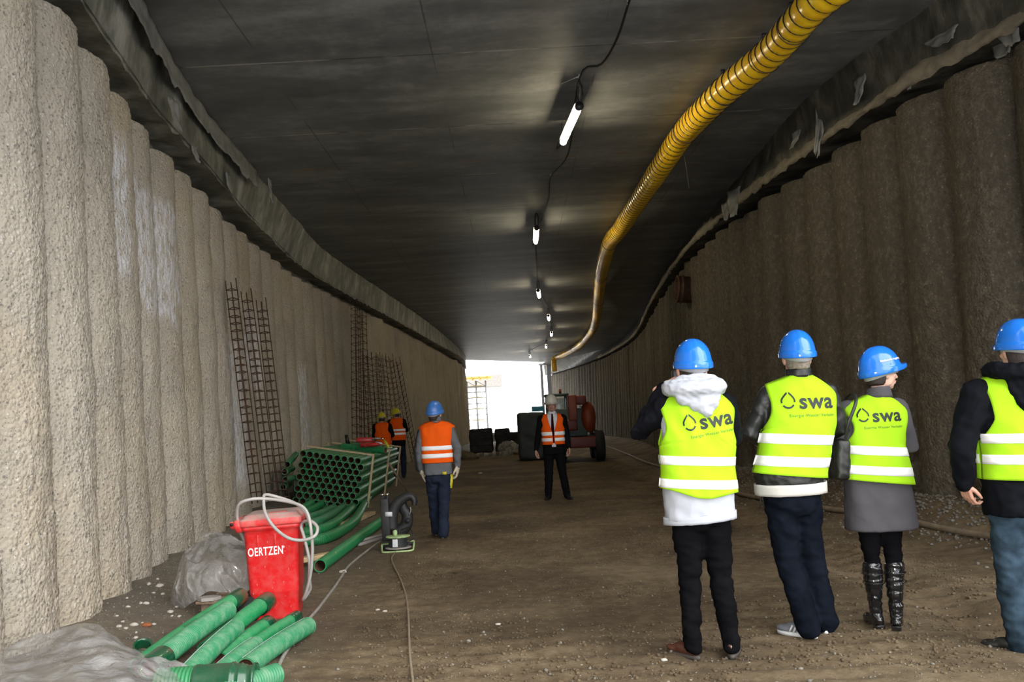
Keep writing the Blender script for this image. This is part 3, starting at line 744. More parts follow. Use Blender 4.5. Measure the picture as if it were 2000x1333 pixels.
def make_head(b, c, rz, s=1.0, tilt=0.0):
    """c = centre of the head at eye height; face towards local +y turned by rz"""
    M = Matrix.Rotation(rz, 3, 'Z') @ Matrix.Rotation(tilt, 3, 'X'); c = Vector(c)
    def P(x, y, z): return c + M @ Vector((x * s, y * s, z * s))
    def E(x, y, z, rx, ry, rz_, rot=None): b.ell(P(x, y, z), (rx * s, ry * s, rz_ * s), M @ rot.to_matrix() if rot else M)
    E(0, -0.012, 0.035, 0.076, 0.094, 0.083); E(0, 0.028, -0.02, 0.062, 0.068, 0.085)
    E(0, 0.040, -0.072, 0.044, 0.046, 0.040); E(0, 0.062, -0.098, 0.020, 0.020, 0.016)        # jaw, chin
    for sx in (-1, 1):
        E(sx * 0.050, 0.010, -0.060, 0.018, 0.045, 0.034, Euler((0.5, 0, 0)))                    # jaw angle
        E(sx * 0.030, 0.075, 0.020, 0.028, 0.014, 0.009)                                         # brow
        E(sx * 0.038, 0.062, -0.022, 0.022, 0.022, 0.018)                                        # cheek
        E(sx * 0.030, 0.070, 0.000, 0.013, 0.012, 0.009)                                         # lid
        E(sx * 0.084, -0.010, -0.016, 0.009, 0.018, 0.034, Euler((-0.2, 0, sx * -0.35)))         # ear
        E(sx * 0.079, -0.008, -0.038, 0.008, 0.010, 0.013)
        E(sx * 0.013, 0.098, -0.035, 0.009, 0.010, 0.008)                                        # nostril wing
    b.limb([P(0, 0.088, 0.012), P(0, 0.100, -0.012), P(0, 0.112, -0.034)], [0.008 * s, 0.010 * s, 0.0115 * s], 10)
    E(0, 0.092, -0.062, 0.022, 0.010, 0.0065); E(0, 0.089, -0.074, 0.019, 0.010, 0.0070)        # lips
    return P, M

def helmet(root, c, rz, mat, s=1.0, tilt=0.0, band=True, vents=True, name='helmet', rear=False):
    """c = centre of the rim plane"""
    M = Matrix.Translation(c) @ Matrix.Rotation(rz, 4, 'Z') @ Matrix.Rotation(tilt, 4, 'X')
    b = MB(); prof = [(0.0, 0.130), (0.20, 0.128), (0.40, 0.120), (0.60, 0.104), (0.77, 0.080), (0.88, 0.056), (0.95, 0.028), (0.985, 0.002), (1.0, -0.010), (1.045, -0.013), (1.06, -0.019), (1.06, -0.042), (1.045, -0.044)]
    n = 48; vs = []
    for k, (r, z) in enumerate(prof):
        for i in range(n):
            th_ = 2 * PI * i / n; cx, cy = math.sin(th_), math.cos(th_)
            x, y = 0.108 * r * cx, 0.137 * r * cy - 0.004
            zz = z
            fr = max(0.0, cy) ** 5
            if k >= 8:
                y += 0.052 * fr * (1 if k < 11 else 1.0) * min(1, (k - 8) / 2 + 0.25); zz += fr * (0.020 if k > 9 else 0) - 0.006 * fr
                zz -= 0.010 * max(0.0, -cy) * (1 if k > 9 else 0.3)
            if 2 <= k <= 7:   # raised centre ridge and two grooves beside it
                g = abs(x)
                if g < 0.016: zz += 0.005 * (1 - k / 9); y *= 1.01
                elif g < 0.021: zz -= 0.001
                gr = abs(g - 0.066)
                if gr < 0.004: x *= 0.985; zz -= 0.0025
            vs.append(M @ Vector((x * s, y * s, zz * s)))
    fs = [(k * n + i, k * n + (i + 1) % n, (k + 1) * n + (i + 1) % n, (k + 1) * n + i) for k in range(len(prof) - 1) for i in range(n)]
    b.add(vs, fs); h = b.build(name, mat, root, thick=0.003, sub=1)
    if band:
        b2 = MB()
        def f(u, v):
            th_ = u * 2 * PI; cx, cy = math.sin(th_), math.cos(th_)
            drop = 0.052 + 0.022 * max(0, -cy) ** 1.5
            return M @ Vector((0.084 * cx * s, (0.112 * cy - 0.006) * s, (-0.005 - v * drop) * s))
        b2.grid(f, 40, 4); b2.build('headband', 'helmet_band', h, thick=0.003)
        for sx in (-1, 1):
            b3 = MB(); b3.box(M @ Vector((sx * 0.111 * s, 0.01 * s, -0.020 * s)), (0.010, 0.034, 0.018), M.to_3x3(), 0.003)
            b3.build('clip', mat, h)
    return h, M

def hair(root, c, rz, mat, low=-0.075, s=1.0, tilt=0.0, bob=0.0, size=1.0):
    M = Matrix.Translation(c) @ Matrix.Rotation(rz, 4, 'Z') @ Matrix.Rotation(tilt, 4, 'X')
    b = MB(); n = 40
    def f(u, v):
        th_ = u * 2 * PI; cx, cy = math.sin(th_), math.cos(th_)
        front = smooth01(-0.25, 0.15, cy)
        lo = lerp(low, 0.03, front) + 0.02 * max(0, cy)
        z = lerp(0.09, lo, v); k = math.sqrt(max(0.05, 1 - ((z - 0.03) / 0.14) ** 2)) if z > 0.03 else 1.0 + bob * smooth01(0.03, -0.06, z) - 0.12 * smooth01(-0.03, -0.09, z) * (1 - bob * 4)
        w_ = 0.003 * noise.noise(Vector((u * 40, v * 2, 1)))
        return M @ Vector((cx * (0.077 * k + w_) * s * size, (cy * (0.098 * k + w_) - 0.014) * s * size, z * s))
    b.grid(f, n, 10); return b.build('hair', mat, root, thick=0.004)

def shoe(root, ank, yaw, mat, sole='sole_white', L=0.28, parent_name='shoe', heel=0.0):
    """ankle point (z above the ground ~0.09); toe towards local +y turned by yaw"""
    M = Matrix.Rotation(yaw, 3, 'Z'); a = Vector(ank); g = Vector((a.x, a.y, 0))
    b = MB()
    g0 = g; g = g + M @ Vector((0, 0.022, 0)); b.ell(g + M @ Vector((0, -0.02, 0.062)), (0.037, 0.055, 0.050), M); b.ell(g + M @ Vector((0, 0.055, 0.050)), (0.041, 0.085, 0.038), M)
    b.ell(g + M @ Vector((0, 0.13, 0.038)), (0.044, 0.075, 0.026), M); b.limb([g0 + Vector((0, 0, 0.07)), g0 + Vector((0, -0.004, 0.115))], [0.036, 0.034])
    o = b.build(parent_name, mat, root, rm=0.008, it=4)
    s_ = MB(); n = 28; rim = []
    for i in range(n):
        t = 2 * PI * i / n; y = 0.062 + 0.138 * math.cos(t); ww = 0.036 + 0.012 * smooth01(0.0, 0.15, y)
        rim.append((ww * 1.02 * math.sin(t), y))
    vs = [g + M @ Vector((x, y, z)) for z in (0.002, 0.024 + heel) for x, y in rim]
    s_.add(vs, [(i, (i + 1) % n, n + (i + 1) % n, n + i) for i in range(n)] + [tuple(range(n - 1, -1, -1)), tuple(range(n, 2 * n))])
    s_.build('sole', sole, o)
    return o

def text_mesh(txt, size, bold=0.0, shear=0.0, space=1.0, res=3):
    cu = bpy.data.curves.new('t', 'FONT'); cu.body = txt; cu.size = size; cu.offset = bold; cu.align_x = 'CENTER'; cu.align_y = 'CENTER'
    cu.space_character = space; cu.resolution_u = res; cu.shear = shear
    o = bpy.data.objects.new('t', cu); C.objects.link(o); dg = bpy.context.evaluated_depsgraph_get()
    me = bpy.data.meshes.new_from_object(o.evaluated_get(dg)); bpy.data.objects.remove(o)
    bm = bmesh.new(); bm.from_mesh(me); bmesh.ops.triangulate(bm, faces=bm.faces[:])
    for _ in range(3):
        es = [e for e in bm.edges if e.calc_length() > size * 0.22]
        if not es: break
        bmesh.ops.subdivide_edges(bm, edges=es, cuts=1); bmesh.ops.triangulate(bm, faces=bm.faces[:])
    bm.to_mesh(me); bm.free(); return me
def drop_logo(size):
    """ring pinched to a drop at the top, broken at three places"""
    b = MB(); r = size / 2
    for a0, a1 in ((0.14, 1.75), (2.15, 4.05), (4.45, 6.14)):
        def f(u, v):
            a = lerp(a0, a1, u); k = lerp(0.76, 1.0, v)
            x = math.sin(a) * r * k * 0.86; y = math.cos(a) * r * k
            y += 0.22 * r * max(0, math.cos(a)) ** 6 * k; x *= 1 - 0.25 * max(0, math.cos(a)) ** 2
            return Vector((x, y, 0))
        b.grid(f, 14, 1)
    return b.mesh('logo')
def on_back(me, T, x0, z0, off, rot=0.0, side=-1):
    c, s_ = math.cos(rot), math.sin(rot)
    for v in me.vertices:
        x = v.co.x * c - v.co.y * s_; z = v.co.x * s_ + v.co.y * c
        v.co = T.pt(x0 + x, z0 + z, side, off)
    me.update(); return me

def vest(root, T, z0, mat, off=0.022, arm_t=0.50, sh_w=0.90, vneck=0.0, stripes=(), hem=None, open_front=0.0, logo=None, arm_in=0.80, collar=0.075):
    b = MB(); H = T.neckz - z0
    def wf(v):
        if v < arm_t: return 1.0
        k = (v - arm_t) / (1 - arm_t)
        return lerp(1.0, arm_in, smooth01(0, 0.35, k)) if k < 0.4 else lerp(arm_in, sh_w, smooth01(0.4, 1.0, k))
    nz = T.neckz - 0.035
    T.panel(b, -1, z0, off, lambda v: -wf(v), lambda v: wf(v), 36, 40, ztop=lambda x: (nz + 0.05 * (abs(x) / collar) ** 3) if abs(x) < collar else 9, hem=hem)
    for sg in (-1, 1):
        def g(v):
            z = lerp(z0, T.neckz, v)
            k = smooth01(T.neckz - vneck, T.neckz, z); return 0.01 + open_front * (0.3 + 0.7 * smooth01(0.35, 0.0, v)) + (collar / 0.2) * k
        T.panel(b, 1, z0, off, (lambda v: -wf(v)) if sg < 0 else g, (lambda v: -g(v)) if sg < 0 else wf, 16, 40, hem=hem)
    o = b.build('safety_vest', mat, root, thick=0.003)
    for (zc, hh) in stripes:
        s_ = MB(); slant = (hem(0.1) - hem(-0.1)) / 0.2 if hem else 0
        for side in (-1, 1):
            segs = [(-1.0, 1.0)] if side < 0 else [(-1.0, -0.04 - open_front), (0.04 + open_front, 1.0)]
            for l, r in segs:
                def f(u, v):
                    z = zc + (v - 0.5) * hh; a, d, xc, yc = interp(T.st, z)
                    vv = (z - z0) / H; ww = wf(vv)
                    k = lerp(max(l, -ww), min(r, ww), u)
                    if side < 0: k = math.sin(k * PI / 2) if ww >= 1 else k
                    x = xc + k * (a + off + 0.004); zz = z + slant * x * 0.7
                    return T.pt(x, zz, side, off + 0.0045)
                s_.grid(f, 34, 3)
        s_.build('reflective_strip', 'reflective_strip', o, thick=0.001)
    if logo:
        x0, zl, sz, rot = logo
        me = on_back(text_mesh('swa', sz, sz * 0.025, space=1.08), T, x0 + sz * 0.46, zl, off + 0.0055, rot)
        link('printed_letters', me, 'logo_black', o, False)
        me = drop_logo(sz * 0.72)
        for v in me.vertices: v.co.x -= sz * 0.0
        me = on_back(me, T, x0 - sz * 0.80, zl - math.tan(rot) * sz * 1.2 + 0.008, off + 0.0055, rot); link('printed_drop', me, 'logo_black', o, False)
        me = on_back(text_mesh('Energie Wasser Verkehr', sz * 0.19, 0.0004, space=1.12), T, x0 + sz * 0.25, zl - sz * 0.62, off + 0.0055, rot)
        link('printed_line', me, 'logo_grey', o, False)
        lb_ = MB(); lb_.grid(lambda u, v: T.pt(x0 + 0.02 + (u - .5) * 0.05, T.neckz - 0.105 + (v - .5) * 0.035, -1, off + 0.004), 4, 4)
        lb_.build('size_label', 'hivis_yellow', o)
    return o

def body_mesh(root, hp, hrz, hs, tilt, T, arms, legs, hands, mat='skin', neck_r=0.055, hem=0.9, thick=0.6):
    """one continuous skin surface: head, neck, trunk, limbs, hands"""
    hb = MB(); P, M = make_head(hb, hp, hrz, hs, tilt)
    nb = Vector((lerp(hp[0], interp(T.st, T.neckz)[2], 0.6), interp(T.st, T.neckz)[3], T.neckz - 0.03))
    hb.limb([P(0, -0.022, -0.03), (P(0, -0.022, -0.06) + nb) / 2, nb], [neck_r * 0.93, neck_r, neck_r * 1.12], 16)
    hme = bake(hb.mesh('head'), 0.0055, 3)
    bb = MB()
    zs = [hem, lerp(hem, T.neckz, .35), lerp(hem, T.neckz, .7), T.neckz - 0.08]
    pts = []; rr = []
    for z in zs:
        a, d, xc, yc = interp(T.st, z); pts.append((xc, yc, z)); rr.append((a * thick, d * thick))
    bb.tube(pts, rr, 20, flat=(0, 1, 0))
    bb.limb([(pts[-1][0], pts[-1][1], pts[-1][2]), nb], [0.07, 0.05])
    for (sh, el, wr) in arms:
        bb.limb([pts[-1], sh, el, wr], [0.05, 0.036, 0.030, 0.022])
    for (hip, kn, an) in legs:
        bb.limb([(pts[0][0], pts[0][1], pts[0][2]), hip, kn, V(kn).lerp(V(an), 0.9)], [0.06, 0.055, 0.038, 0.020])
    bme = bake(bb.mesh('trunk'), 0.016, 2)
    bm = bmesh.new(); bm.from_mesh(hme); bm.from_mesh(bme)
    if hands:
        hd = MB()
        for args in hands: make_hand(hd, *args)
        m3 = bake(hd.mesh('hands'), 0.0042, 2); bm.from_mesh(m3)
    me = bpy.data.meshes.new('body'); bm.to_mesh(me); bm.free()
    return link('body', me, mat, root), P, M

def sleeves(b, arms, r, puff=1.0, cut=0.97):
    for (sh, el, wr) in arms:
        sh, el, wr = Vector(sh), Vector(el), Vector(wr)
        b.limb([sh, sh.lerp(el, 0.45), el, el.lerp(wr, 0.5), el.lerp(wr, cut)], [r * 1.0, r * 0.88 * puff, r * 0.76 * puff, r * 0.68 * puff, r * 0.58], 16)
def legs_mesh(b, legs, r0=0.105, r1=0.072, r2=0.055, hipw=0.17, hipd=0.125, hipz=0.95, xc=0.0, yc=0.0, flare=1.0, seat=0.03):
    for (hip, kn, an) in legs:
        hip, kn, an = Vector(hip), Vector(kn), Vector(an)
        b.limb([hip, hip.lerp(kn, 0.4), kn, kn.lerp(an, 0.3), kn.lerp(an, 0.75), an], [r0, r0 * 0.92, r1, r1 * 0.98, lerp(r1, r2 * flare, 0.75) , r2 * flare], 18)
    b.ell((xc, yc, hipz), (hipw, hipd, 0.13)); b.ell((xc, yc - seat, hipz - 0.06), (hipw * 0.92, hipd * 0.9, 0.10))

V = Vector
def person(root_xy, label, rz=0.0, group=None):
    z = ground(*root_xy)
    return empty('person', (root_xy[0], root_xy[1], z), rz, label, 'person', group)

# ------------------------------------------------ visitor with the white hood
def visitor_hood():
    X0, Y0 = 1.06, 5.26
    r = person((X0, Y0), 'person in white hooded jacket under yellow safety vest, raising hands to face')
    T = Torso([(0.78, .205, .150, 0.0, 0.0), (0.95, .210, .150, 0.0, 0.0), (1.10, .198, .140, .005, 0), (1.28, .208, .140, .015, 0), (1.42, .212, .125, .02, .0), (1.56, .200, .10, .03, .01)], 1.585, 0.34, 1, 0.009)
    hc = (0.02, 0.03, 1.70)
    legs = [((-0.075, 0, 0.86), (-0.085, 0.01, 0.46), (-0.10, -0.02, 0.07)), ((0.085, 0, 0.86), (0.10, 0.01, 0.46), (0.125, -0.03, 0.07))]
    arms = [((-0.16, 0.02, 1.47), (-0.31, 0.09, 1.32), (-0.135, 0.17, 1.60)), ((0.20, 0.02, 1.47), (0.27, 0.12, 1.27), (0.12, 0.27, 1.50))]
    body_mesh(r, hc, 0.0, 1.0, 0.0, T, arms, legs,
              [((-0.135, 0.165, 1.605), (0.75, -0.12, 0.42), (0.3, -0.2, -1), -1, 0.9, 1.0), ((0.12, 0.27, 1.50), (-0.5, -0.1, 0.8), (-0.5, -0.6, 0), 1, 0.8, 1.0)], 'skin')
    jb = MB(); T.solid(jb, 0.80); j = jb.build('jacket', 'white_jacket', r, rm=0.012, it=3, fold=(0.006, 9))
    b = MB(); sleeves(b, arms, 0.082, 1.02); b.build('sleeve', 'black_jacket', j, rm=0.010, it=3, fold=(0.008, 12, (1, 1, 1), 3))
    # gathered hem channel
    b = MB(); b.grid(lambda u, v: (lambda a, d, xc, yc: V((xc + (a + .006) * math.cos(u * 2 * PI), yc + (d + .006) * math.sin(u * 2 * PI), 0.79 + v * 0.045 + 0.012 * math.cos(u * 2 * PI))))(*interp(T.st, 0.8)), 48, 3)
    b.build('jacket_hem', 'white_jacket', j, thick=0.006, fold=(0.003, 30))
    # hood lying on the shoulders
    hb = MB()
    hb.tube(spline([(-0.12, 0.05, 1.585), (-0.125, -0.07, 1.585), (-0.06, -0.14, 1.575), (0.05, -0.15, 1.575), (0.145, -0.09, 1.58), (0.16, 0.04, 1.585)], 5), 0.050, 14)
    hb.ell((0.03, -0.115, 1.535), (0.125, 0.055, 0.085), Euler((0.15, 0.1, 0))); hb.ell((0.045, -0.135, 1.48), (0.085, 0.045, 0.065)); hb.ell((0.055, -0.15, 1.44), (0.04, 0.03, 0.045))
    hb.ell((-0.05, -0.12, 1.54), (0.07, 0.05, 0.07)); hb.tube(spline([(-0.13, 0.0, 1.60), (-0.07, -0.085, 1.635), (0.03, -0.11, 1.65), (0.12, -0.08, 1.63), (0.15, 0.0, 1.60)], 5), 0.022, 10)
    hb.build('hood', 'white_jacket', r, rm=0.008, it=3, fold=(0.007, 14, (1, 1, 1.6), 5))
    vest(r, T, 0.955, 'hivis_yellow', 0.020, 0.50, 0.98, 0.15, [(1.150, 0.052), (1.015, 0.052)], hem=lambda x: -0.10 * x - 0.02 * math.cos(x * 14), open_front=0.1, logo=(0.05, 1.385, 0.125, 0.13), arm_in=0.86)
    lg = MB(); legs_mesh(lg, legs, 0.098, 0.068, 0.055, 0.165, 0.12, 0.88, yc=0); lg.build('trousers', 'black_cloth', r, rm=0.012, it=3, fold=(0.010, 9, (0.8, 0.8, 1.6), 2))
    for (h_, k_, a_), yw in zip(legs, (0.35, -0.30)): shoe(r, a_, yw + (0.2 if yw > 0 else 0), 'shoe_brown', 'sole_dark')
    hair(r, hc, 0.0, 'hair_brown', -0.088, size=0.97)
    helmet(r, (0.025, 0.0, 1.748), 0.10, 'helmet_blue', 1.0, 0.04)
    # camera held to the eye, mostly hidden by the head
    c = MB(); c.box((0.0, 0.23, 1.66), (0.13, 0.07, 0.09), None, 0.01); c.lathe([(0.0, 0), (0.035, 0), (0.038, 0.06), (0.030, 0.07), (0, 0.07)], Matrix.Translation((0, 0.26, 1.655)) @ Matrix.Rotation(-PI / 2, 4, 'X'))
    o = c.build('photo_camera', 'cable_black'); o.location = r.location
    tag(o, 'black camera held to the face by the person in the white hooded jacket', 'camera')
visitor_hood()

# ------------------------------------------------ tall visitor in black leather jacket
def visitor_leather():
    X0, Y0 = 1.76, 5.58
    r = person((X0, Y0), 'person with short grey hair, black leather jacket and dark jeans, vest printed on the back')
    T = Torso([(0.84, .195, .135, -.045, 0), (1.0, .215, .145, -.055, 0), (1.15, .208, .140, -.01, 0), (1.35, .212, .140, .04, 0), (1.50, .210, .125, .055, .0), (1.63, .195, .10, .06, .01)], 1.645, 0.36, 2, 0.007)
    hc = (0.065, 0.03, 1.745)
    legs = [((-0.13, 0, 0.90), (-0.10, 0.02, 0.47), (-0.015, -0.03, 0.07)), ((0.04, 0.03, 0.90), (0.07, 0.06, 0.47), (0.12, 0.06, 0.07))]
    arms = [((-0.135, 0.02, 1.51), (-0.275, 0.03, 1.28), (-0.12, 0.27, 1.20)), ((0.245, 0.02, 1.50), (0.325, 0.04, 1.27), (0.20, 0.27, 1.20))]
    body_mesh(r, hc, 0.0, 1.0, 0.0, T, arms, legs,
              [((-0.12, 0.27, 1.20), (0.8, 0.5, 0), (0.3, -0.3, -1), -1, 0.7, 1.0), ((0.20, 0.27, 1.20), (-0.8, 0.5, 0), (-0.3, -0.3, -1), 1, 0.7, 1.0)], 'skin', neck_r=0.06)
    jb = MB(); T.solid(jb, 0.93); sleeves(jb, arms, 0.070, 1.0); j = jb.build('jacket', 'black_leather', r, rm=0.011, it=3, fold=(0.008, 11, (1, 1, 1), 4))
    b = MB(); b.grid(lambda u, v: V((0.065 + (0.073 - 0.004 * v) * math.cos(u * 2 * PI), 0.015 + (0.078 - .004 * v) * math.sin(u * 2 * PI), 1.615 + 0.055 * v)), 32, 4)
    b.build('collar', 'black_leather', j, thick=0.010, fold=(0.004, 14))
    sw = MB(); T.solid(sw, 0.895, 0.004); sb = MB(); 
    sb.grid(lambda u, v: (lambda a, d, xc, yc: V((xc + (a + .014) * math.cos(u * 2 * PI), yc + (d + .014) * math.sin(u * 2 * PI), 0.885 + v * 0.07 + 0.006 * math.sin(u * 2 * PI))))(*interp(T.st, 0.92)), 48, 4)
    sb.build('sweater', 'sweater_grey', r, thick=0.008, fold=(0.003, 12))
    vest(r, T, 0.985, 'hivis_yellow', 0.020, 0.52, 0.97, 0.15, [(1.225, 0.062), (1.085, 0.062)], hem=lambda x: -0.12 * x + 0.01, open_front=0.1, logo=(0.045, 1.455, 0.135, -0.02), arm_in=0.88)
    lg = MB(); legs_mesh(lg, legs, 0.105, 0.078, 0.078, 0.175, 0.125, 0.90, xc=-0.045, yc=0, flare=1.0); t = lg.build('jeans', 'dark_jeans', r, rm=0.012, it=3, fold=(0.012, 7, (1, 1, 1.5), 6))
    s1 = shoe(r, legs[0][2], 0.75, 'sneaker_grey'); shoe(r, legs[1][2], -0.35, 'sneaker_grey')
    M = Matrix.Rotation(0.75, 3, 'Z'); st = MB()
    for k in range(3):
        st.tube([V((legs[0][2][0], legs[0][2][1], 0)) + M @ V((-0.036, 0.035 + k * 0.028, 0.078 - k * .004)), V((legs[0][2][0], legs[0][2][1], 0)) + M @ V((-0.047, 0.055 + k * 0.028, 0.03))], 0.006, 6)
    st.build('shoe_stripe', 'sole_white', s1)
    hair(r, hc, 0.0, 'hair_grey', -0.080, size=0.955)
    helmet(r, (0.065, 0.005, 1.79), -0.05, 'helmet_blue', 1.0, 0.03)
    c = MB(); c.tube(spline([(-0.245, -0.02, 1.0), (-0.25, -0.03, 0.93), (-0.24, -0.03, 0.90)], 5), 0.014, 8)
    for dx in (-0.02, 0.015): c.tube([(-0.245, -0.03, 0.90), (-0.245 + dx, -0.03, 0.80)], 0.003, 6)
    o = c.build('umbrella_strap', 'cable_black', r)
visitor_leather()

# ------------------------------------------------ woman in grey coat
def visitor_coat():
    X0, Y0 = 2.28, 5.69
    r = person((X0, Y0), 'person in long grey coat and tall black boots, face turned sideways in profile')
    T = Torso([(0.60, .225, .165, .025, 0), (0.80, .215, .150, .025, 0), (1.00, .195, .135, .02, 0), (1.15, .170, .120, .02, 0), (1.30, .180, .122, .04, 0), (1.40, .190, .11, .045, .0), (1.47, .17, .09, .05, .0)], 1.495, 0.42, 3, 0.006)
    hc = (0.125, 0.02, 1.625)
    legs = [((-0.055, 0, 0.80), (-0.055, 0.0, 0.42), (-0.05, 0.02, 0.07)), ((0.085, 0, 0.80), (0.085, 0.0, 0.42), (0.055, -0.03, 0.07))]
    arms = [((-0.12, 0.02, 1.38), (-0.20, 0.02, 1.12), (-0.06, 0.22, 1.10)), ((0.20, 0.02, 1.38), (0.27, 0.03, 1.13), (0.20, 0.25, 1.14))]
    hrz = -1.35
    _, P, M = body_mesh(r, hc, hrz, 0.97, -0.02, T, arms, legs,
              [((-0.06, 0.22, 1.10), (0.8, 0.4, 0), (0.3, -0.3, -1), -1, 0.7, 0.9), ((0.20, 0.25, 1.14), (-0.8, 0.4, 0.2), (-0.3, -0.3, -1), 1, 0.7, 0.9)], 'skin_pale', neck_r=0.047)
    for sx in (-1, 1):
        e = MB(); e.ell(P(sx * 0.030, 0.078, 0.002), (0.010, 0.006, 0.005), M); e.build('eye', 'eye_dark', r)
        e = MB(); e.tube([P(sx * 0.046, 0.078, 0.019), P(sx * 0.03, 0.089, 0.024), P(sx * 0.014, 0.090, 0.021)], [0.002, 0.003, 0.002], 6); e.build('eyebrow', 'hair_brown', r)
    e = MB(); e.ell(P(0, 0.0945, -0.062), (0.020, 0.009, 0.005), M); e.ell(P(0, 0.091, -0.073), (0.017, 0.009, 0.005), M); e.build('lips', 'lip', r)
    jb = MB(); T.solid(jb, 0.62); sleeves(jb, arms, 0.078, 1.0); j = jb.build('coat', 'coat_grey', r, rm=0.011, it=4, fold=(0.004, 6, (1, 1, 1), 8))
    b = MB(); b.grid(lambda u, v: V((0.085 + (0.075 - 0.010 * v) * math.cos(u * 2 * PI), 0.0 + (0.078 - .010 * v) * math.sin(u * 2 * PI), 1.462 + (0.055 - 0.015 * math.sin(u * 2 * PI)) * v)), 32, 4)
    b.build('collar', 'coat_grey', j, thick=0.010)
    vest(r, T, 0.925, 'hivis_yellow', 0.022, 0.46, 1.0, 0.15, [(1.125, 0.056), (1.000, 0.056)], hem=lambda x: -0.13 * (x - 0.02), open_front=0.1, logo=(0.015, 1.345, 0.115, 0.0), arm_in=0.84, collar=0.065)
    lg = MB(); legs_mesh(lg, legs, 0.078, 0.050, 0.030, 0.14, 0.11, 0.82, xc=0.01); lg.build('leggings', 'black_cloth', r, rm=0.012, it=3, fold=(0.008, 9, (1, 1, 2), 2))
    for i, (h_, k_, a_) in enumerate(legs):
        k_, a_ = V(k_), V(a_); bt = MB(); M2 = Matrix.Rotation((0.08, -0.45)[i], 3, 'Z'); g = V((a_.x, a_.y, 0))
        bt.limb([V((k_.x, k_.y, 0.375)), k_.lerp(a_, 0.35), k_.lerp(a_, 0.75), V((a_.x, a_.y, 0.06))], [0.064, 0.058, 0.044, 0.038], 16)
        bt.ell(g + M2 @ V((0, 0.07, 0.04)), (0.038, 0.095, 0.036), M2); bt.ell(g + M2 @ V((0, -0.01, 0.05)), (0.036, 0.05, 0.048), M2)
        o = bt.build('boot', 'boot_black', r, rm=0.008, it=3, fold=(0.007, 14, (0.6, 0.6, 2.2), i))
        for zz in (0.345, 0.29):
            st = MB(); st.tube([V((k_.x + 0.066 * math.cos(q), k_.y + 0.066 * math.sin(q), zz)) for q in [2 * PI * n_ / 20 for n_ in range(20)]], 0.0035, 6, closed=True)
            st.build('boot_strap', 'boot_black', o)
        hl = MB(); hl.box(g + M2 @ V((0, -0.025, 0.013)), (0.055, 0.06, 0.026), M2, 0.004); hl.build('heel', 'boot_black', o)
    hair(r, hc, hrz, 'hair_brown', -0.085, size=0.99)
    h, HM = helmet(r, (0.11, -0.0, 1.665), -1.30, 'helmet_blue', 1.02, 0.14)
    # small white lettering along the side of the shell (its left side, turned to the viewer... right ear side)
    for txt, sz, dz, mt in (('Stadtwerke Augsburg', 0.017, 0.024, 'white_print'),):
        me = text_mesh(txt, sz, 0.0004)
        for v in me.vertices:
            ang = PI / 2 - 0.12 - (v.co.x) / 0.125; z = dz + v.co.y + 0.012
            rr = 0.985 if z < 0.03 else 0.965
            x = 0.110 * rr * 1.02 * math.sin(ang); y = 0.1395 * rr * 1.02 * math.cos(ang) - 0.004
            v.co = HM @ (V((x * 1.012, y * 1.012, z)) * 1.02)
        link('printed_letters', me, mt, h, False)
    # shoulder bag
    bg = empty('shoulder_bag', r.location, 0, 'black shoulder bag hanging behind the elbow of the person in the grey coat', 'bag')
    b = MB(); b.box((-0.215, 0.03, 1.08), (0.09, 0.30, 0.26), Euler((0, 0.08, 0)), 0.03); b.build('bag_body', 'black_leather', bg, rm=0.010, it=3, fold=(0.006, 10))
    b = MB(); b.tube(spline([(-0.20, -0.10, 1.18), (-0.175, -0.145, 1.32), (-0.115, -0.125, 1.44), (-0.085, -0.02, 1.50), (-0.10, 0.08, 1.46), (-0.17, 0.14, 1.3), (-0.20, 0.15, 1.2)], 6), [(0.004, 0.011)] * 37, 8, flat=(1, 0, 0)); b.build('strap', 'black_leather', bg)
visitor_coat()

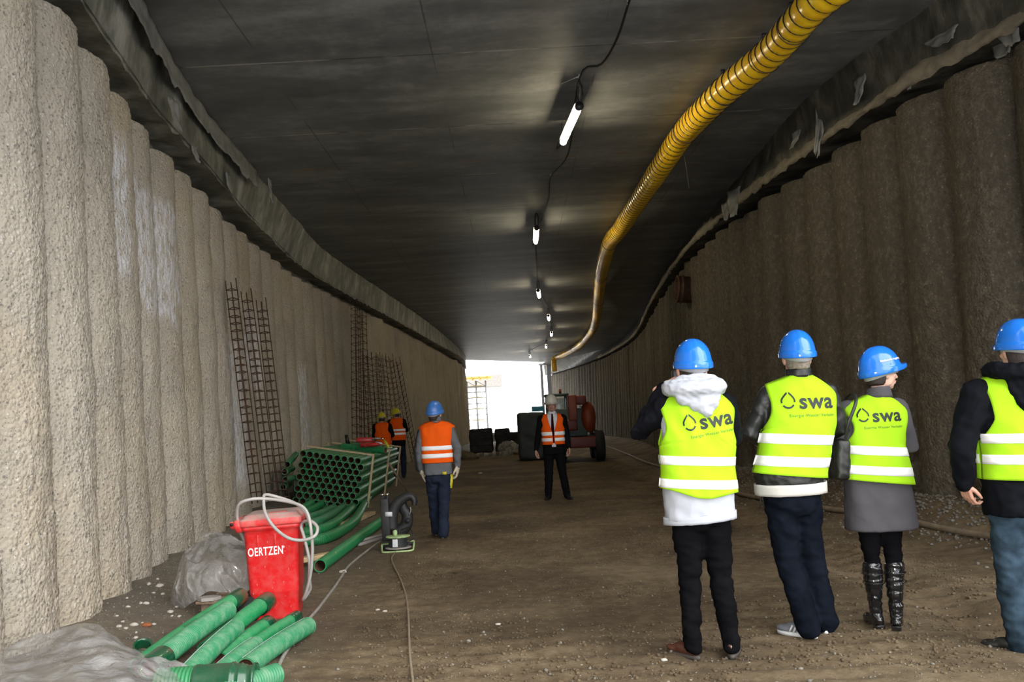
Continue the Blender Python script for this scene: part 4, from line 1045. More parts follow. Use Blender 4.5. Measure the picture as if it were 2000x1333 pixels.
# ------------------------------------------------ visitor cut by the frame
def visitor_edge():
    X0, Y0 = 2.93, 5.16
    r = person((X0, Y0), 'person in black jacket with hood over the vest, washed blue jeans, cut by photo edge')
    T = Torso([(0.74, .215, .155, 0, 0), (0.95, .215, .150, 0, 0), (1.15, .205, .145, 0, 0), (1.35, .215, .145, .0, 0), (1.50, .215, .13, .0, .0), (1.63, .20, .10, .0, .01)], 1.655, 0.40, 4, 0.008)
    hc = (0.07, 0.03, 1.745)
    legs = [((-0.10, 0, 0.86), (-0.105, 0.02, 0.46), (-0.10, -0.01, 0.07)), ((0.11, 0, 0.86), (0.12, 0.03, 0.46), (0.14, 0.02, 0.07))]
    arms = [((-0.20, 0.0, 1.50), (-0.345, -0.03, 1.20), (-0.325, 0.02, 0.99)), ((0.20, 0.0, 1.50), (0.33, 0.05, 1.22), (0.20, 0.25, 1.15))]
    body_mesh(r, hc, 0.2, 1.0, 0.0, T, arms, legs,
              [((-0.325, 0.02, 0.985), (0.25, 0.15, -0.95), (1, 0.3, 0.2), 1, 0.75, 1.0), ((0.20, 0.25, 1.15), (-0.8, 0.5, 0), (-0.3, -0.3, -1), 1, 0.7, 1.0)], 'skin')
    jb = MB(); T.solid(jb, 0.79); sleeves(jb, arms, 0.098, 1.02, 1.0); j = jb.build('jacket', 'black_jacket', r, rm=0.012, it=3, fold=(0.012, 9, (1, 1, 1), 9))
    vest(r, T, 0.995, 'hivis_yellow', 0.014, 0.42, 0.85, 0.15, [(1.235, 0.055), (1.115, 0.055)], hem=lambda x: -0.05 * x, open_front=0.1, arm_in=0.78)
    hb = MB()
    hb.tube(spline([(-0.10, 0.04, 1.63), (-0.12, -0.08, 1.63), (-0.05, -0.15, 1.62), (0.07, -0.16, 1.62), (0.16, -0.10, 1.63), (0.17, 0.04, 1.63)], 5), 0.050, 14)
    hb.ell((0.05, -0.135, 1.53), (0.15, 0.05, 0.13)); hb.ell((0.07, -0.155, 1.44), (0.13, 0.04, 0.10)); hb.ell((0.13, -0.16, 1.37), (0.10, 0.035, 0.11))
    hb.build('hood', 'black_jacket', r, rm=0.010, it=3, fold=(0.012, 14, (1, 1, 1), 5))
    lg = MB(); legs_mesh(lg, legs, 0.100, 0.085, 0.080, 0.165, 0.11, 0.80, seat=0.01); lg.build('jeans', 'blue_jeans', r, rm=0.012, it=3, fold=(0.012, 7, (1, 1, 1.5), 12))
    shoe(r, legs[0][2], 0.75, 'shoe_black', 'sole_dark'); shoe(r, legs[1][2], -0.3, 'shoe_black', 'sole_dark')
    hair(r, hc, 0.2, 'hair_brown', -0.100, size=1.08, bob=0.08)
    helmet(r, (0.07, 0.0, 1.80), 0.15, 'helmet_blue', 1.03, 0.02)
visitor_edge()

# ------------------------------------------------ worker walking away
def worker():
    X0, Y0 = -1.05, 11.43
    r = person((X0, Y0), 'worker in orange vest, grey jacket and navy trousers walking beside the pipe stack')
    T = Torso([(0.78, .190, .135, 0, 0), (0.95, .185, .130, 0, 0), (1.1, .185, .13, .0, 0), (1.3, .20, .13, .005, 0), (1.42, .205, .115, .005, .0), (1.50, .20, .09, .0, .01)], 1.505, 0.27, 5, 0.006)
    hc = (-0.01, 0.02, 1.59)
    legs = [((-0.085, 0, 0.86), (-0.09, 0.10, 0.46), (-0.075, 0.12, 0.09)), ((0.075, 0, 0.86), (0.06, -0.03, 0.46), (0.045, -0.20, 0.07))]
    arms = [((-0.165, 0.0, 1.36), (-0.235, -0.02, 1.12), (-0.225, 0.05, 0.86)), ((0.17, 0.0, 1.36), (0.265, -0.06, 1.13), (0.255, -0.02, 0.90))]
    hs = [((-0.225, 0.05, 0.86), (0.20, 0.1, -0.95), (1, 0.2, 0.1), 1, 0.35, 1.05), ((0.255, -0.02, 0.90), (-0.05, 0.15, -0.95), (-1, 0.2, 0), -1, 0.5, 1.05)]
    body_mesh(r, hc, -0.35, 1.0, 0.0, T, arms, legs, hs, 'skin')
    for a in hs:
        g = MB(); make_hand(g, *(list(a) + [1.22])); g.build('glove', 'glove', r, rm=0.005, it=2)
    jb = MB(); T.solid(jb, 0.80); j = jb.build('jacket', 'grey_jacket', r, rm=0.012, it=3, fold=(0.006, 9, (1, 1, 1), 9))
    for i in (0, 1):
        b = MB(); sleeves(b, [arms[i]], 0.075, 1.0); b.build('sleeve', 'grey_jacket', j, rm=0.011, it=3, fold=(0.006, 12, (1, 1, 1), i))
        st = MB(); sh, el, wr = [V(q) for q in arms[i]]; o_ = V((-0.045 if i == 0 else 0.0, 0.02, 0)); 
        if i == 0: st.limb([sh + o_, el + o_, el.lerp(wr, .95) + o_], [0.045, 0.035, 0.03]); st.build('sleeve_panel', 'dark_grey_jacket', j, rm=0.012, it=2)
    b = MB(); b.grid(lambda u, v: V((0.0 + (0.066) * math.cos(u * 2 * PI), 0.01 + 0.07 * math.sin(u * 2 * PI), 1.49 + 0.06 * v)), 24, 3); b.build('collar', 'grey_jacket', j, thick=0.008)
    b = MB(); b.box((0.09, -0.142, 0.82), (0.055, 0.006, 0.035)); b.build('jacket_tag', 'yellow_plastic', j)
    vest(r, T, 0.955, 'hivis_orange', 0.018, 0.58, 1.06, 0.2, [(1.145, 0.055), (1.045, 0.055)], open_front=0.1, arm_in=0.97)
    lg = MB(); legs_mesh(lg, legs, 0.094, 0.075, 0.068, 0.150, 0.105, 0.83, seat=0.01); t = lg.build('trousers', 'navy_trousers', r, rm=0.012, it=3, fold=(0.012, 7, (1, 1, 1.5), 15))
    b = MB(); b.tube([(0.165, -0.02, 0.80), (0.155, -0.04, 0.62)], [(0.012, 0.03), (0.010, 0.02)], 8); b.build('folding_rule', 'yellow_plastic', t)
    shoe(r, legs[0][2], 0.1, 'shoe_black', 'sole_dark'); shoe(r, legs[1][2], -0.1, 'shoe_black', 'sole_dark')
    hair(r, hc, -0.35, 'hair_brown', -0.085, size=0.97)
    helmet(r, (-0.01, 0.0, 1.633), -0.35, 'helmet_worn_blue', 0.98, 0.08)
worker()

# ------------------------------------------------ man in suit facing the camera
def suit_man():
    X0, Y0 = 0.64, 15.6
    r = person((X0, Y0), 'person in black suit, tie and white helmet facing the camera, orange vest open', PI)
    T = Torso([(0.76, .205, .140, 0, 0), (0.95, .190, .135, 0, 0), (1.1, .182, .135, .0, 0), (1.3, .20, .135, .0, 0), (1.42, .215, .115, .0, .0), (1.52, .20, .09, .0, .01)], 1.545, 0.36, 6, 0.005)
    hc = (0.0, 0.02, 1.665)
    legs = [((-0.09, 0, 0.86), (-0.13, 0.01, 0.46), (-0.19, 0.0, 0.07)), ((0.09, 0, 0.86), (0.115, 0.01, 0.46), (0.145, 0.0, 0.07))]
    arms = [((-0.19, 0.0, 1.43), (-0.25, -0.02, 1.14), (-0.265, 0.04, 0.90)), ((0.19, 0.0, 1.43), (0.265, -0.02, 1.14), (0.315, 0.04, 0.89))]
    hs = [((-0.265, 0.04, 0.895), (-0.05, 0.1, -0.95), (1, 0.2, 0.1), 1, 0.8, 1.0), ((0.315, 0.04, 0.885), (0.1, 0.15, -0.95), (-1, 0.2, 0), -1, 0.8, 1.0)]
    hrz = 0.0
    _, P, M = body_mesh(r, hc, hrz, 1.0, 0.0, T, arms, legs, hs, 'skin', neck_r=0.058)
    for sx in (-1, 1):
        e = MB(); e.ell(P(sx * 0.030, 0.079, 0.002), (0.011, 0.006, 0.005), M); e.build('eye', 'eye_dark', r)
        e = MB(); e.tube([P(sx * 0.050, 0.076, 0.020), P(sx * 0.03, 0.090, 0.025), P(sx * 0.012, 0.090, 0.022)], [0.003, 0.004, 0.003], 6); e.build('eyebrow', 'hair_grey', r)
    e = MB(); e.ell(P(0, 0.0925, -0.068), (0.020, 0.010, 0.004), M); e.build('lips', 'lip', r)
    e = MB(); e.ell(P(0, 0.096, -0.053), (0.026, 0.010, 0.007), M); e.ell(P(0, 0.062, -0.100), (0.030, 0.026, 0.022), M); e.build('beard', 'hair_grey', r)
    jb = MB(); T.solid(jb, 0.80); sleeves(jb, arms, 0.078, 0.98, 0.95); j = jb.build('suit_jacket', 'suit_black', r, rm=0.012, it=3, fold=(0.005, 9, (1, 1, 1), 9))
    b = MB(); b.grid(lambda u, v: T.pt((u - 0.5) * 2 * (0.035 + 0.055 * smooth01(0.9, 1.5, lerp(0.93, 1.50, v))), lerp(0.93, 1.535, v), 1, 0.010), 10, 20); s_ = b.build('shirt', 'shirt_white', r, thick=0.004)
    b = MB(); b.grid(lambda u, v: V(((0.068 - 0.004 * v) * math.cos(u * 2 * PI), 0.02 + (0.072 - .004 * v) * math.sin(u * 2 * PI), 1.515 + 0.045 * v)), 24, 3); b.build('collar', 'shirt_white', s_, thick=0.006)
    b = MB(); b.grid(lambda u, v: T.pt((u - 0.5) * 2 * (0.042 - 0.028 * v) + (0.012 - 0.01 * v), lerp(1.00, 1.515, v), 1, 0.018), 6, 20); b.build('tie', 'tie_maroon', r, thick=0.005)
    vest(r, T, 0.975, 'hivis_orange', 0.020, 0.52, 0.86, 0.50, [(1.165, 0.065), (1.060, 0.060)], open_front=0.06, arm_in=0.80)
    lg = MB(); legs_mesh(lg, legs, 0.098, 0.075, 0.068, 0.165, 0.12, 0.87); lg.build('trousers', 'suit_black', r, rm=0.012, it=3, fold=(0.008, 7, (1, 1, 1.5), 15))
    shoe(r, legs[0][2], 0.35, 'shoe_black', 'shoe_black'); shoe(r, legs[1][2], -0.25, 'shoe_black', 'shoe_black')
    hair(r, hc, hrz, 'hair_grey', -0.075, size=0.95)
    helmet(r, (0, 0.0, 1.73), 0, 'helmet_white', 1.04, -0.05)
suit_man()

# ------------------------------------------------ two workers with yellow helmets behind the stack
def far_worker(X0, Y0, ztop, label, strips, face, lean):
    r = person((X0, Y0), label)
    r.location.z = ground(X0, Y0); k = ztop - 0.155
    T = Torso([(k - .85, .19, .14, 0, 0), (k - .6, .18, .13, 0, 0), (k - .35, .20, .135, lean * .4, 0), (k - .2, .21, .12, lean * .6, .0), (k - .08, .19, .09, lean * .8, .01)], k - .065, 0.38, 7, 0.006)
    hc = (lean, 0.02, k + 0.02)
    legs = [((-0.09, 0, k - .76), (-0.10, 0.05, 0.46), (-0.10, 0, 0.08)), ((0.09, 0, k - .76), (0.10, 0.05, 0.46), (0.10, 0.0, 0.08))]
    arms = [((-0.18 + lean * .6, 0.0, k - .19), (-0.24 + lean * .5, 0.08, k - .45), (-0.10, 0.28, k - .48)), ((0.18 + lean * .6, 0.0, k - .19), (0.25 + lean * .5, 0.08, k - .45), (0.12, 0.28, k - .48))]
    body_mesh(r, hc, face, 1.0, -0.3, T, arms, legs, [((-0.10, 0.28, k - .48), (0.5, 0.8, 0), (0, 0, -1), -1, 0.7, 1.0), ((0.12, 0.28, k - .48), (-0.5, 0.8, 0), (0, 0, -1), 1, 0.7, 1.0)], 'skin', hem=k - .8)
    jb = MB(); T.solid(jb, k - .85); sleeves(jb, arms, 0.078); jb.build('jacket', 'black_jacket', r, rm=0.014, it=3, fold=(0.006, 9))
    vest(r, T, k - .70, 'hivis_orange', 0.02, 0.5, 0.8, 0.3, strips, open_front=0.1, arm_in=0.72, collar=0.10)
    lg = MB(); legs_mesh(lg, legs, 0.098, 0.075, 0.068, 0.165, 0.12, k - .76); lg.build('trousers', 'navy_trousers', r, rm=0.014, it=3, fold=(0.01, 7))
    for (h_, k_, a_) in legs: shoe(r, a_, 0.0, 'shoe_black', 'shoe_black')
    hair(r, hc, face, 'hair_brown', -0.08, size=0.96); helmet(r, (lean, -0.01, k + 0.05), face, 'helmet_yellow', 1.0, -0.35 if lean else -0.15)
far_worker(-3.52, 23.0, 1.74, 'bent worker in yellow helmet and plain orange vest back, nearer the left wall', [], 0.3, -0.02)
far_worker(-3.25, 24.0, 1.88, 'worker in yellow helmet and striped orange vest standing among the wall cages', [(1.30, 0.06), (1.20, 0.06)], 1.0, -0.05)

# ================================================================= services under the ceiling
def tube_lamps():
    ends = [((1131, 208), (1097, 284)), ((1048, 446), (1046, 478)), ((1051, 568), (1054, 586)), ((1071, 617), (1073, 631)), ((1077, 650), (1077, 661)), ((1067, 675), (1066, 683)), ((1034, 695), (1037, 700))]
    names = ['nearest', 'second nearest', 'third nearest', 'fourth nearest', 'third farthest', 'second farthest', 'farthest']
    proto = None; out = []
    for i, (e0, e1) in enumerate(ends):
        a = at_z(*e0, 5.36)
        if i < 2: b = at_z(*e1, 5.36)
        else: b = a + (at_z(*e1, 5.36) - a).normalized() * 1.5
        d = (b - a); ang = math.atan2(-d.x, d.y)
        if proto is None:
            r = empty('tube_lamp', (0, 0, 0)); L = 1.45
            m = MB(); m.tube([(0, 0.04, 0), (0, L - 0.04, 0)], 0.045, 16); m.build('tube', 'tube_light', r)
            m = MB(); m.grid(lambda u, v: V((0.062 * math.cos(lerp(0.25, PI - 0.25, u)), lerp(0.03, L - 0.03, v), 0.012 + 0.058 * math.sin(lerp(0.25, PI - 0.25, u)))), 12, 1); m.build('reflector', 'steel_galv', r, thick=0.004)
            for y in (0.0, L):
                m = MB(); m.tube([(0, y - 0.02, 0), (0, y + 0.035, 0)], [0.058, 0.05], 16); c = m.build('end_cap', 'cable_black', r)
                m = MB(); m.tube(spline([(0, y, 0.05), (0.02, y - 0.03, 0.2), (0, y, 0.33)], 6), 0.004, 6); m.build('hanger', 'steel_galv', c)
            m = MB(); m.tube([V((0.035 * math.cos(q) + 0.01, -0.08 + 0.02 * math.sin(q * 2.3), 0.16 + 0.13 * math.sin(q))) for q in [k * 0.35 for k in range(60)]], 0.010, 6); m.build('cable_coil', 'cable_black', r)
            m = MB(); m.tube(spline([(0, L + 0.03, 0), (-0.07, L + 0.12, -0.04), (-0.05, L + 0.2, 0.02), (0.0, L + 0.12, 0.2), (0.02, L + 0.1, 0.32)], 6), 0.007, 6); m.build('lead', 'cable_black', r)
            proto = r
        else: r = copy_tree(proto)
        r.location = a; r.rotation_euler = (0, 0, ang)
        tag(r, names[i] + ' of the glowing tube lamps hanging in a row under the ceiling', 'lamp', 'tube lamps under the ceiling')
        out.append((a, b))
    # feed cable clipped to the ceiling
    pts = [at_z(1240, -30, 5.62), at_z(1227, 8, 5.66), at_z(1205, 75, 5.52), at_z(1175, 125, 5.52), at_z(1132, 152, 5.66), at_z(1110, 300, 5.5), at_z(1076, 345, 5.66), at_z(1072, 385, 5.6), at_z(1062, 420, 5.6), at_z(1052, 436, 5.66)]
    for (a, b) in out[1:]:
        pts += [a + V((0, 0, .30)), b + V((0, 0.1, .28))]
    m = MB(); m.tube(spline(pts, 5), 0.014, 6)
    c = m.build('lamp_cable', 'cable_black'); tag(c, 'black power cable sagging from clip to clip under the ceiling between the tube lamps', 'cable')
    for p in (pts[1], pts[4], pts[6], pts[9]):
        q = MB(); q.box((p.x, p.y, 5.68), (0.03, 0.03, 0.06), None, 0.004); q.build('clip', 'steel_galv', c)
    m = MB(); a = at_z(1096, 163, 5.6); b = at_z(1130, 150, 5.6); m.tube([a, b], 0.006, 6); tag(m.build('steel_rod', 'steel_galv'), 'short thin steel rod at the hook above the nearest tube lamp', 'rod')
tube_lamps()

def duct():
    px = [(1700, -70), (1600, 0), (1545, 60), (1500, 108), (1430, 165), (1380, 212), (1333, 273), (1295, 320), (1250, 388), (1210, 450), (1190, 482), (1176, 530), (1170, 580), (1165, 620), (1155, 650), (1132, 675), (1108, 690), (1088, 698)]
    P = [at_z(x, y, 5.42) for x, y in px]
    for i, p in enumerate(P): p.z = 5.44 + (0.05 if i in (6, 10, 12) else -0.02)
    e = P[-1]; Q = spline(P, 10); Q = Q[:-1] + [e, e + V((-0.18, 0.15, -0.08)), e + V((-0.22, 0.2, -0.3)), e + V((-0.22, 0.2, -0.95))]
    Q = spline(Q, 2)
    # arc-length resample at a sixth of the rib pitch
    pitch = 0.165; step = pitch / 4; pts = [Q[0]]; acc = 0
    for a, b in zip(Q, Q[1:]):
        L = (b - a).length; d = step - acc
        while d <= L: pts.append(a.lerp(b, d / L)); d += step
        acc = (acc + L) % step
    r = []
    for i, p in enumerate(pts):
        base = 0.165 + 0.006 * noise.noise(p * 1.3); s = math.sin(PI * (i % 4) / 4)
        r.append(base + 0.014 * s)
    m = MB(); m.tube(pts, r, 20, cap=False); root = m.build('ventilation_duct', 'duct')
    tag(root, 'long yellow ventilation duct with black spiral wire snaking under the ceiling', 'duct')
    h = MB(); hp = []
    cum = 0
    # wire helix
    sub = []
    for i in range(0, len(pts) - 1):
        t = (pts[min(i + 1, len(pts) - 1)] - pts[max(0, i - 1)]).normalized(); x = V((0, 0, 1)).cross(t)
        if x.length < 0.1: x = V((1, 0, 0))
        x.normalize(); y = t.cross(x)
        far = pts[i].y > 24
        for k in range(4):
            a = 2 * PI * (i + k / 4) / 4; q = pts[i].lerp(pts[i + 1], k / 4)
            sub.append(q + (x * math.cos(a) + y * math.sin(a)) * 0.1715)
    h.tube(sub, 0.008, 5); h.build('spiral_wire', 'cable_black', root)
    for px_, py_ in ((1548, 52), (1500, 108), (1400, 175), (1333, 262), (1190, 478), (1168, 590)):
        p = at_z(px_, py_, 5.44); q = min(pts, key=lambda s: (s - p).length); i = pts.index(q)
        t = (pts[i + 1] - pts[i - 1]).normalized(); x = V((0, 0, 1)).cross(t).normalized(); y = t.cross(x)
        m = MB(); m.tube([q + (x * math.cos(a) + y * math.sin(a)) * 0.184 for a in [2 * PI * k / 28 for k in range(28)]], 0.005, 6, closed=True)
        m.tube([q + y * 0.18, V((q.x, q.y, 5.69))], 0.006, 6); m.box((q.x, q.y, 5.68), (0.05, 0.05, 0.04))
        m.build('hanger', 'steel_dark', root)
    m = MB(); q = at_z(1336, 300, 5.3); m.tube(spline([q, q + V((0.02, 0, -0.25)), q + V((0.05, 0.05, -0.55))], 5), 0.008, 6); m.build('loose_tie', 'cable_black', root)
duct()

# ================================================================= green pipe stack
def round_pipe(m, mi, a, b, ro, ri, n=18, rib=0.0, pitch=0.03):
    a, b = V(a), V(b); L = (b - a).length; k = max(1, int(L / pitch)) if rib else 1
    if rib:
        pts = []; r = []
        for i in range(k * 3 + 1):
            pts.append(a.lerp(b, i / (k * 3))); r.append(ro - (rib if i % 3 == 0 else 0))
        m.tube(pts, r, n, cap=False)
    else: m.tube([a, b], ro, n, cap=False)
    mi.tube([a, b], ri, n, cap=False)
    t = (b - a).normalized()
    for p in (a, b):      # end rings
        x = (V((0, 0, 1)) if abs(t.z) < .9 else V((1, 0, 0))).cross(t).normalized(); y = t.cross(x); rr = ro - (rib if rib else 0)
        vs = [p + (x * math.cos(2 * PI * k_ / n) + y * math.sin(2 * PI * k_ / n)) * q for q in (rr, ri) for k_ in range(n)]
        m.add(vs, [(i, (i + 1) % n, n + (i + 1) % n, n + i) for i in range(n)])
ORD = ['top', 'second', 'third', 'fourth', 'fifth', 'sixth', 'seventh', 'eighth', 'ninth', 'lowest']
ORC = ['rightmost', 'second from right', 'third from right', 'fourth from right', 'middle one', 'fourth from left', 'third from left', 'second from left', 'leftmost']
S_T = 0.185; SE1 = V((math.cos(S_T), 0, -math.sin(S_T))); SE3 = V((math.sin(S_T), 0, math.cos(S_T))); SAX = V((-0.035, 1, 0.0)).normalized()
S_C = V((-2.80, 15.3, 0.875)); S_L = 6.3
def s_pt(c, row, along, up=0.0, right=0.0):
    return S_C - SE1 * (c * 0.122 + (0.061 if row % 2 == 0 else 0.0) - 0.061 - right) - SE3 * (row * 0.102 - up) + SAX * along
def stack():
    m = MB(); mi = MB(); round_pipe(m, mi, (0, 0, 0), (0, S_L, 0), 0.0605, 0.050, 16)
    p0 = empty('green_pipe'); m.build('pipe_wall', 'pipe_green', p0); mi.build('bore', 'pipe_inner', p0)
    ang = math.atan2(-SAX.x, SAX.y); first = True
    for row in range(10):
        for c in range(9):
            if row == 9 and c < 4: continue
            p = s_pt(c, row, 0.03 * math.sin(c * 7.3 + row * 3.1))
            o = p0 if first else copy_tree(p0); first = False
            o.location = p; o.rotation_euler = (0, 0, ang)
            tag(o, 'green pipe in the timber-framed stack, %s row, %s' % (ORD[row] if row < 9 else 'lowest', ORC[c]), 'pipe', 'green pipes in the framed stack')
    for i, al in enumerate((0.75, 3.4, 5.8)):
        f = empty('timber_frame', s_pt(0, 9, al, right=0.12)); f.location.z = 0
        tag(f, ('nearest', 'middle', 'farthest')[i] + ' timber frame clamping the stack of green pipes', 'frame', 'timber frames on the pipe stack')
        inv = f.location
        a = s_pt(0, 0, al, 0.10, 0.165); b = V((a.x - 0.14, a.y, 0.0)); w_ = 0.030
        m = MB(); m.box((a + b) / 2 - inv, (0.035, 0.055, (a - b).length + 0.02), Euler((0, math.atan2(a.x - b.x, a.z - b.z), 0)), 0.003); m.build('post', 'wood_pale', f)
        c2 = s_pt(8, 0, al, 0.095, -0.10); m = MB(); d = c2 - a
        m.box((a + c2) / 2 - inv + SE3 * 0.0, (d.length, 0.06, 0.032), Euler((0, S_T, 0)), 0.003); m.build('rail', 'wood_pale', f)
        d2 = V((c2.x + 0.02, c2.y, 0.1)); m = MB(); m.box((c2 + d2) / 2 - inv - V((0.08, 0, 0)), (0.035, 0.055, (c2 - d2).length), None, 0.003); m.build('post', 'wood_pale', f)
    # pipe lying across the top, and loose ends pushed in on the wall side
    a = at_y(668, 873, 18.2); b = at_y(753, 881, 17.9); m = MB(); mi = MB(); round_pipe(m, mi, a, b, 0.075, 0.062, 18, 0.004, 0.05)
    o = m.build('cross_pipe', 'pipe_green'); mi.build('bore', 'pipe_inner', o); tag(o, 'ribbed green pipe lying crosswise on top of the pipe stack under red tools', 'pipe')
    for i, (q0, q1, mt, rr) in enumerate((((561, 908, 14.6), (578, 888, 16.6), 'pipe_green', 0.055), ((556, 922, 14.7), (572, 915, 17.2), 'pipe_green', 0.055), ((557, 937, 14.5), (575, 934, 15.6), 'pipe_green_light', 0.05), ((553, 952, 14.8), (566, 945, 17.0), 'pipe_green', 0.055))):
        a, b = at_y(*q0), at_y(*q1); m = MB(); mi = MB(); round_pipe(m, mi, a, b, rr, rr - .01, 16, 0.003, 0.05)
        o = m.build('loose_pipe', mt); mi.build('bore', 'pipe_inner', o)
        tag(o, ('topmost', 'second', 'paler third', 'lowest')[i] + ' of the crooked green pipes squeezed between stack and left wall', 'pipe', 'pipes squeezed beside the stack')
    # brown bar behind
    m = MB(); a, b = at_y(645, 877, 18.6), at_y(668, 876, 18.4); m.tube([a, b], 0.018, 8); tag(m.build('rusty_bar', 'rust_bar'), 'short rusty bar lying on the pipe stack beside the cross pipe', 'bar')
    # red tools
    t = empty('power_tool', at_y(715, 866, 18.0)); tag(t, 'red power tool case lying on top of the green pipe stack', 'tool')
    L = t.location
    m = MB(); m.box(at_y(713, 860, 18.05) - L, (0.36, 0.16, 0.10), Euler((0, 0.04, 0.1)), 0.03); m.build('case', 'tool_red', t)
    m = MB(); m.tube([at_y(735, 862, 17.95) - L + V((x, y, z)) for x, y, z in [(-0.09, 0, 0.03), (0, 0, 0.06), (0.1, 0, 0.03)]], [0.018, 0.022, 0.016], 8); m.build('handle', 'steel_galv', t)
    t = empty('cut_off_saw', at_y(728, 871, 17.8)); tag(t, 'dusty red saw in front of the red case on the pipe stack', 'tool'); L = t.location
    m = MB(); m.ell((0, 0, 0.02), (0.17, 0.09, 0.045)); m.box((-0.08, 0, 0.01), (0.2, 0.12, 0.05), None, 0.015); m.build('saw_body', 'tool_red', t)
    m = MB(); m.tube([(-0.25, 0, 0.02), (-0.1, 0, 0.03)], [0.05, 0.03], 10); m.build('grip', 'tool_red', t)
    m = MB(); m.box((0.13, 0.0, 0.05), (0.14, 0.05, 0.04), Euler((0, 0.3, 0)), 0.01); m.build('guard', 'steel_galv', t)
    t = MB(); a, b = at_y(750, 860, 17.8), at_y(759, 874, 17.7); t.limb([a, a.lerp(b, .5), b], [0.018, 0.030, 0.022]); o = t.build('spray_bottle', 'yellow_plastic'); tag(o, 'yellow hand tool leaning at the corner of the pipe stack', 'tool')
    m = MB(); m.tube([a, a + V((-0.05, 0, 0.06))], 0.012, 8); m.build('nozzle', 'bright_steel', o)
    m = MB(); a, b = at_y(676, 850, 19.2), at_y(680, 868, 19.2); m.tube([b, a], [0.05, 0.035], 12); tag(m.build('black_cone', 'cable_black'), 'small dark cone standing on the pipe stack against the left wall', 'cone')
stack()

# ================================================================= bent pipes on the floor before the stack
def floor_pipes():
    defs = [
        ([(585, 1058), (640, 1050), (690, 1020), (712, 985), (735, 945)], 'pipe_green', 'lowest and longest of the bent green pipes running under the pipe stack'),
        ([(583, 1042), (640, 1030), (680, 1000), (706, 972)], 'pipe_green', 'second bent green pipe from the floor in front of the stack'),
        ([(590, 1026), (625, 1018), (660, 998), (690, 978)], 'pipe_green_light', 'bent green pipe in the middle of the loose pipes before the stack'),
        ([(592, 1014), (625, 1004), (652, 992)], 'pipe_green_light', 'short ribbed green pipe behind the middle one beside the bin'),
        ([(590, 1006), (610, 995), (627, 986)], 'pipe_green', 'green pipe end just behind the bin, second from the wall'),
        ([(585, 998), (597, 990), (608, 983)], 'pipe_green', 'green pipe end right behind the bin, nearest the left wall')]
    for i, (pp, mt, lab) in enumerate(defs):
        P = []
        for k, (x, y) in enumerate(pp):
            q = at_z(x, y, 0.075)
            q.z = ground(q.x, q.y) + 0.07 if True else q.z
            q = at_z(x, y, q.z)
            if q.y > 13.2 + i * 0.2 and k == len(pp) - 1 and i < 3: pass
            P.append(q)
        Q = spline(P, 90 if i < 3 else 60); R_ = 0.072 if i < 3 else 0.062
        m = MB(); r = [R_ - (0, 0.003, 0.006, 0.003)[k % 4] for k in range(len(Q))]; m.tube(Q, r, 18, cap=False); mi = MB(); mi.tube(Q, R_ - 0.010, 14, cap=False)
        o = m.build('bent_pipe', mt); mi.build('bore', 'pipe_inner', o); tag(o, lab, 'pipe', 'bent green pipes on the floor')
    a, b = on_ground(633, 1118), on_ground(752, 1012); a = at_z(625, 1106, 0.075); b = at_z(748, 1016, 0.085)
    Q = [a.lerp(b, k / 480) for k in range(481)]
    m = MB(); mi = MB(); m.tube(Q, [0.066 - (0, 0.002, 0.004, 0.002)[k % 4] for k in range(481)], 20, cap=False); mi.tube(Q, 0.056, 18, cap=False)
    n = 20; t = (b - a).normalized(); x = V((0, 0, 1)).cross(t).normalized(); y = t.cross(x)
    vs = [a + (x * math.cos(2 * PI * k / n) + y * math.sin(2 * PI * k / n)) * q for q in (0.067, 0.055) for k in range(n)]
    m.add(vs, [(i, (i + 1) % n, n + (i + 1) % n, n + i) for i in range(n)])
    o = m.build('straight_pipe', 'pipe_green'); mi.build('bore', 'pipe_inner', o); tag(o, 'single straight green pipe lying alone on the dirt between bin and black machine', 'pipe')
    # planks
    a, b = at_z(560, 1103, 0.05), at_z(654, 1079, 0.12); m = MB(); d = b - a
    m.box((a + b) / 2, (d.length, 0.14, 0.05), Euler((0, -0.06, math.atan2(d.y, d.x))), 0.004); tag(m.build('plank', 'wood_cut'), 'pale short plank end propped against the straight green pipe', 'plank')
    a, b = on_ground(672, 1030), on_ground(725, 1008); m = MB(); d = b - a
    m.box((a + b) / 2 + V((0, 0, 0.04)), (d.length, 0.16, 0.05), Euler((0, -0.02, math.atan2(d.y, d.x))), 0.004); tag(m.build('plank', 'wood_pale'), 'weathered grey plank under the bent pipes near the stack corner', 'plank')
    for j, (p, q) in enumerate([((700, 1068), (745, 1054)), ((706, 1062), (745, 1052))]):
        a, b = on_ground(*p), on_ground(*q); m = MB(); d = b - a
        m.box((a + b) / 2 + V((0, 0, 0.02 + 0.02 * j)), (d.length, 0.05, 0.03), Euler((0, 0, math.atan2(d.y, d.x)))); tag(m.build('steel_flat', 'slab_grey'), ('lower', 'upper')[j] + ' grey flat bar lying at the foot of the black machine', 'bar')
    a, b = at_y(758, 903, 17.0), on_ground(795, 964); m = MB(); m.tube([a, b + V((0, 0, .03))], [(0.035, 0.012)] * 2, 8, flat=(1, 0, 0)); tag(m.build('leaning_board', 'wood_old'), 'reddish narrow board leaning against the side of the pipe stack', 'board')
floor_pipes()

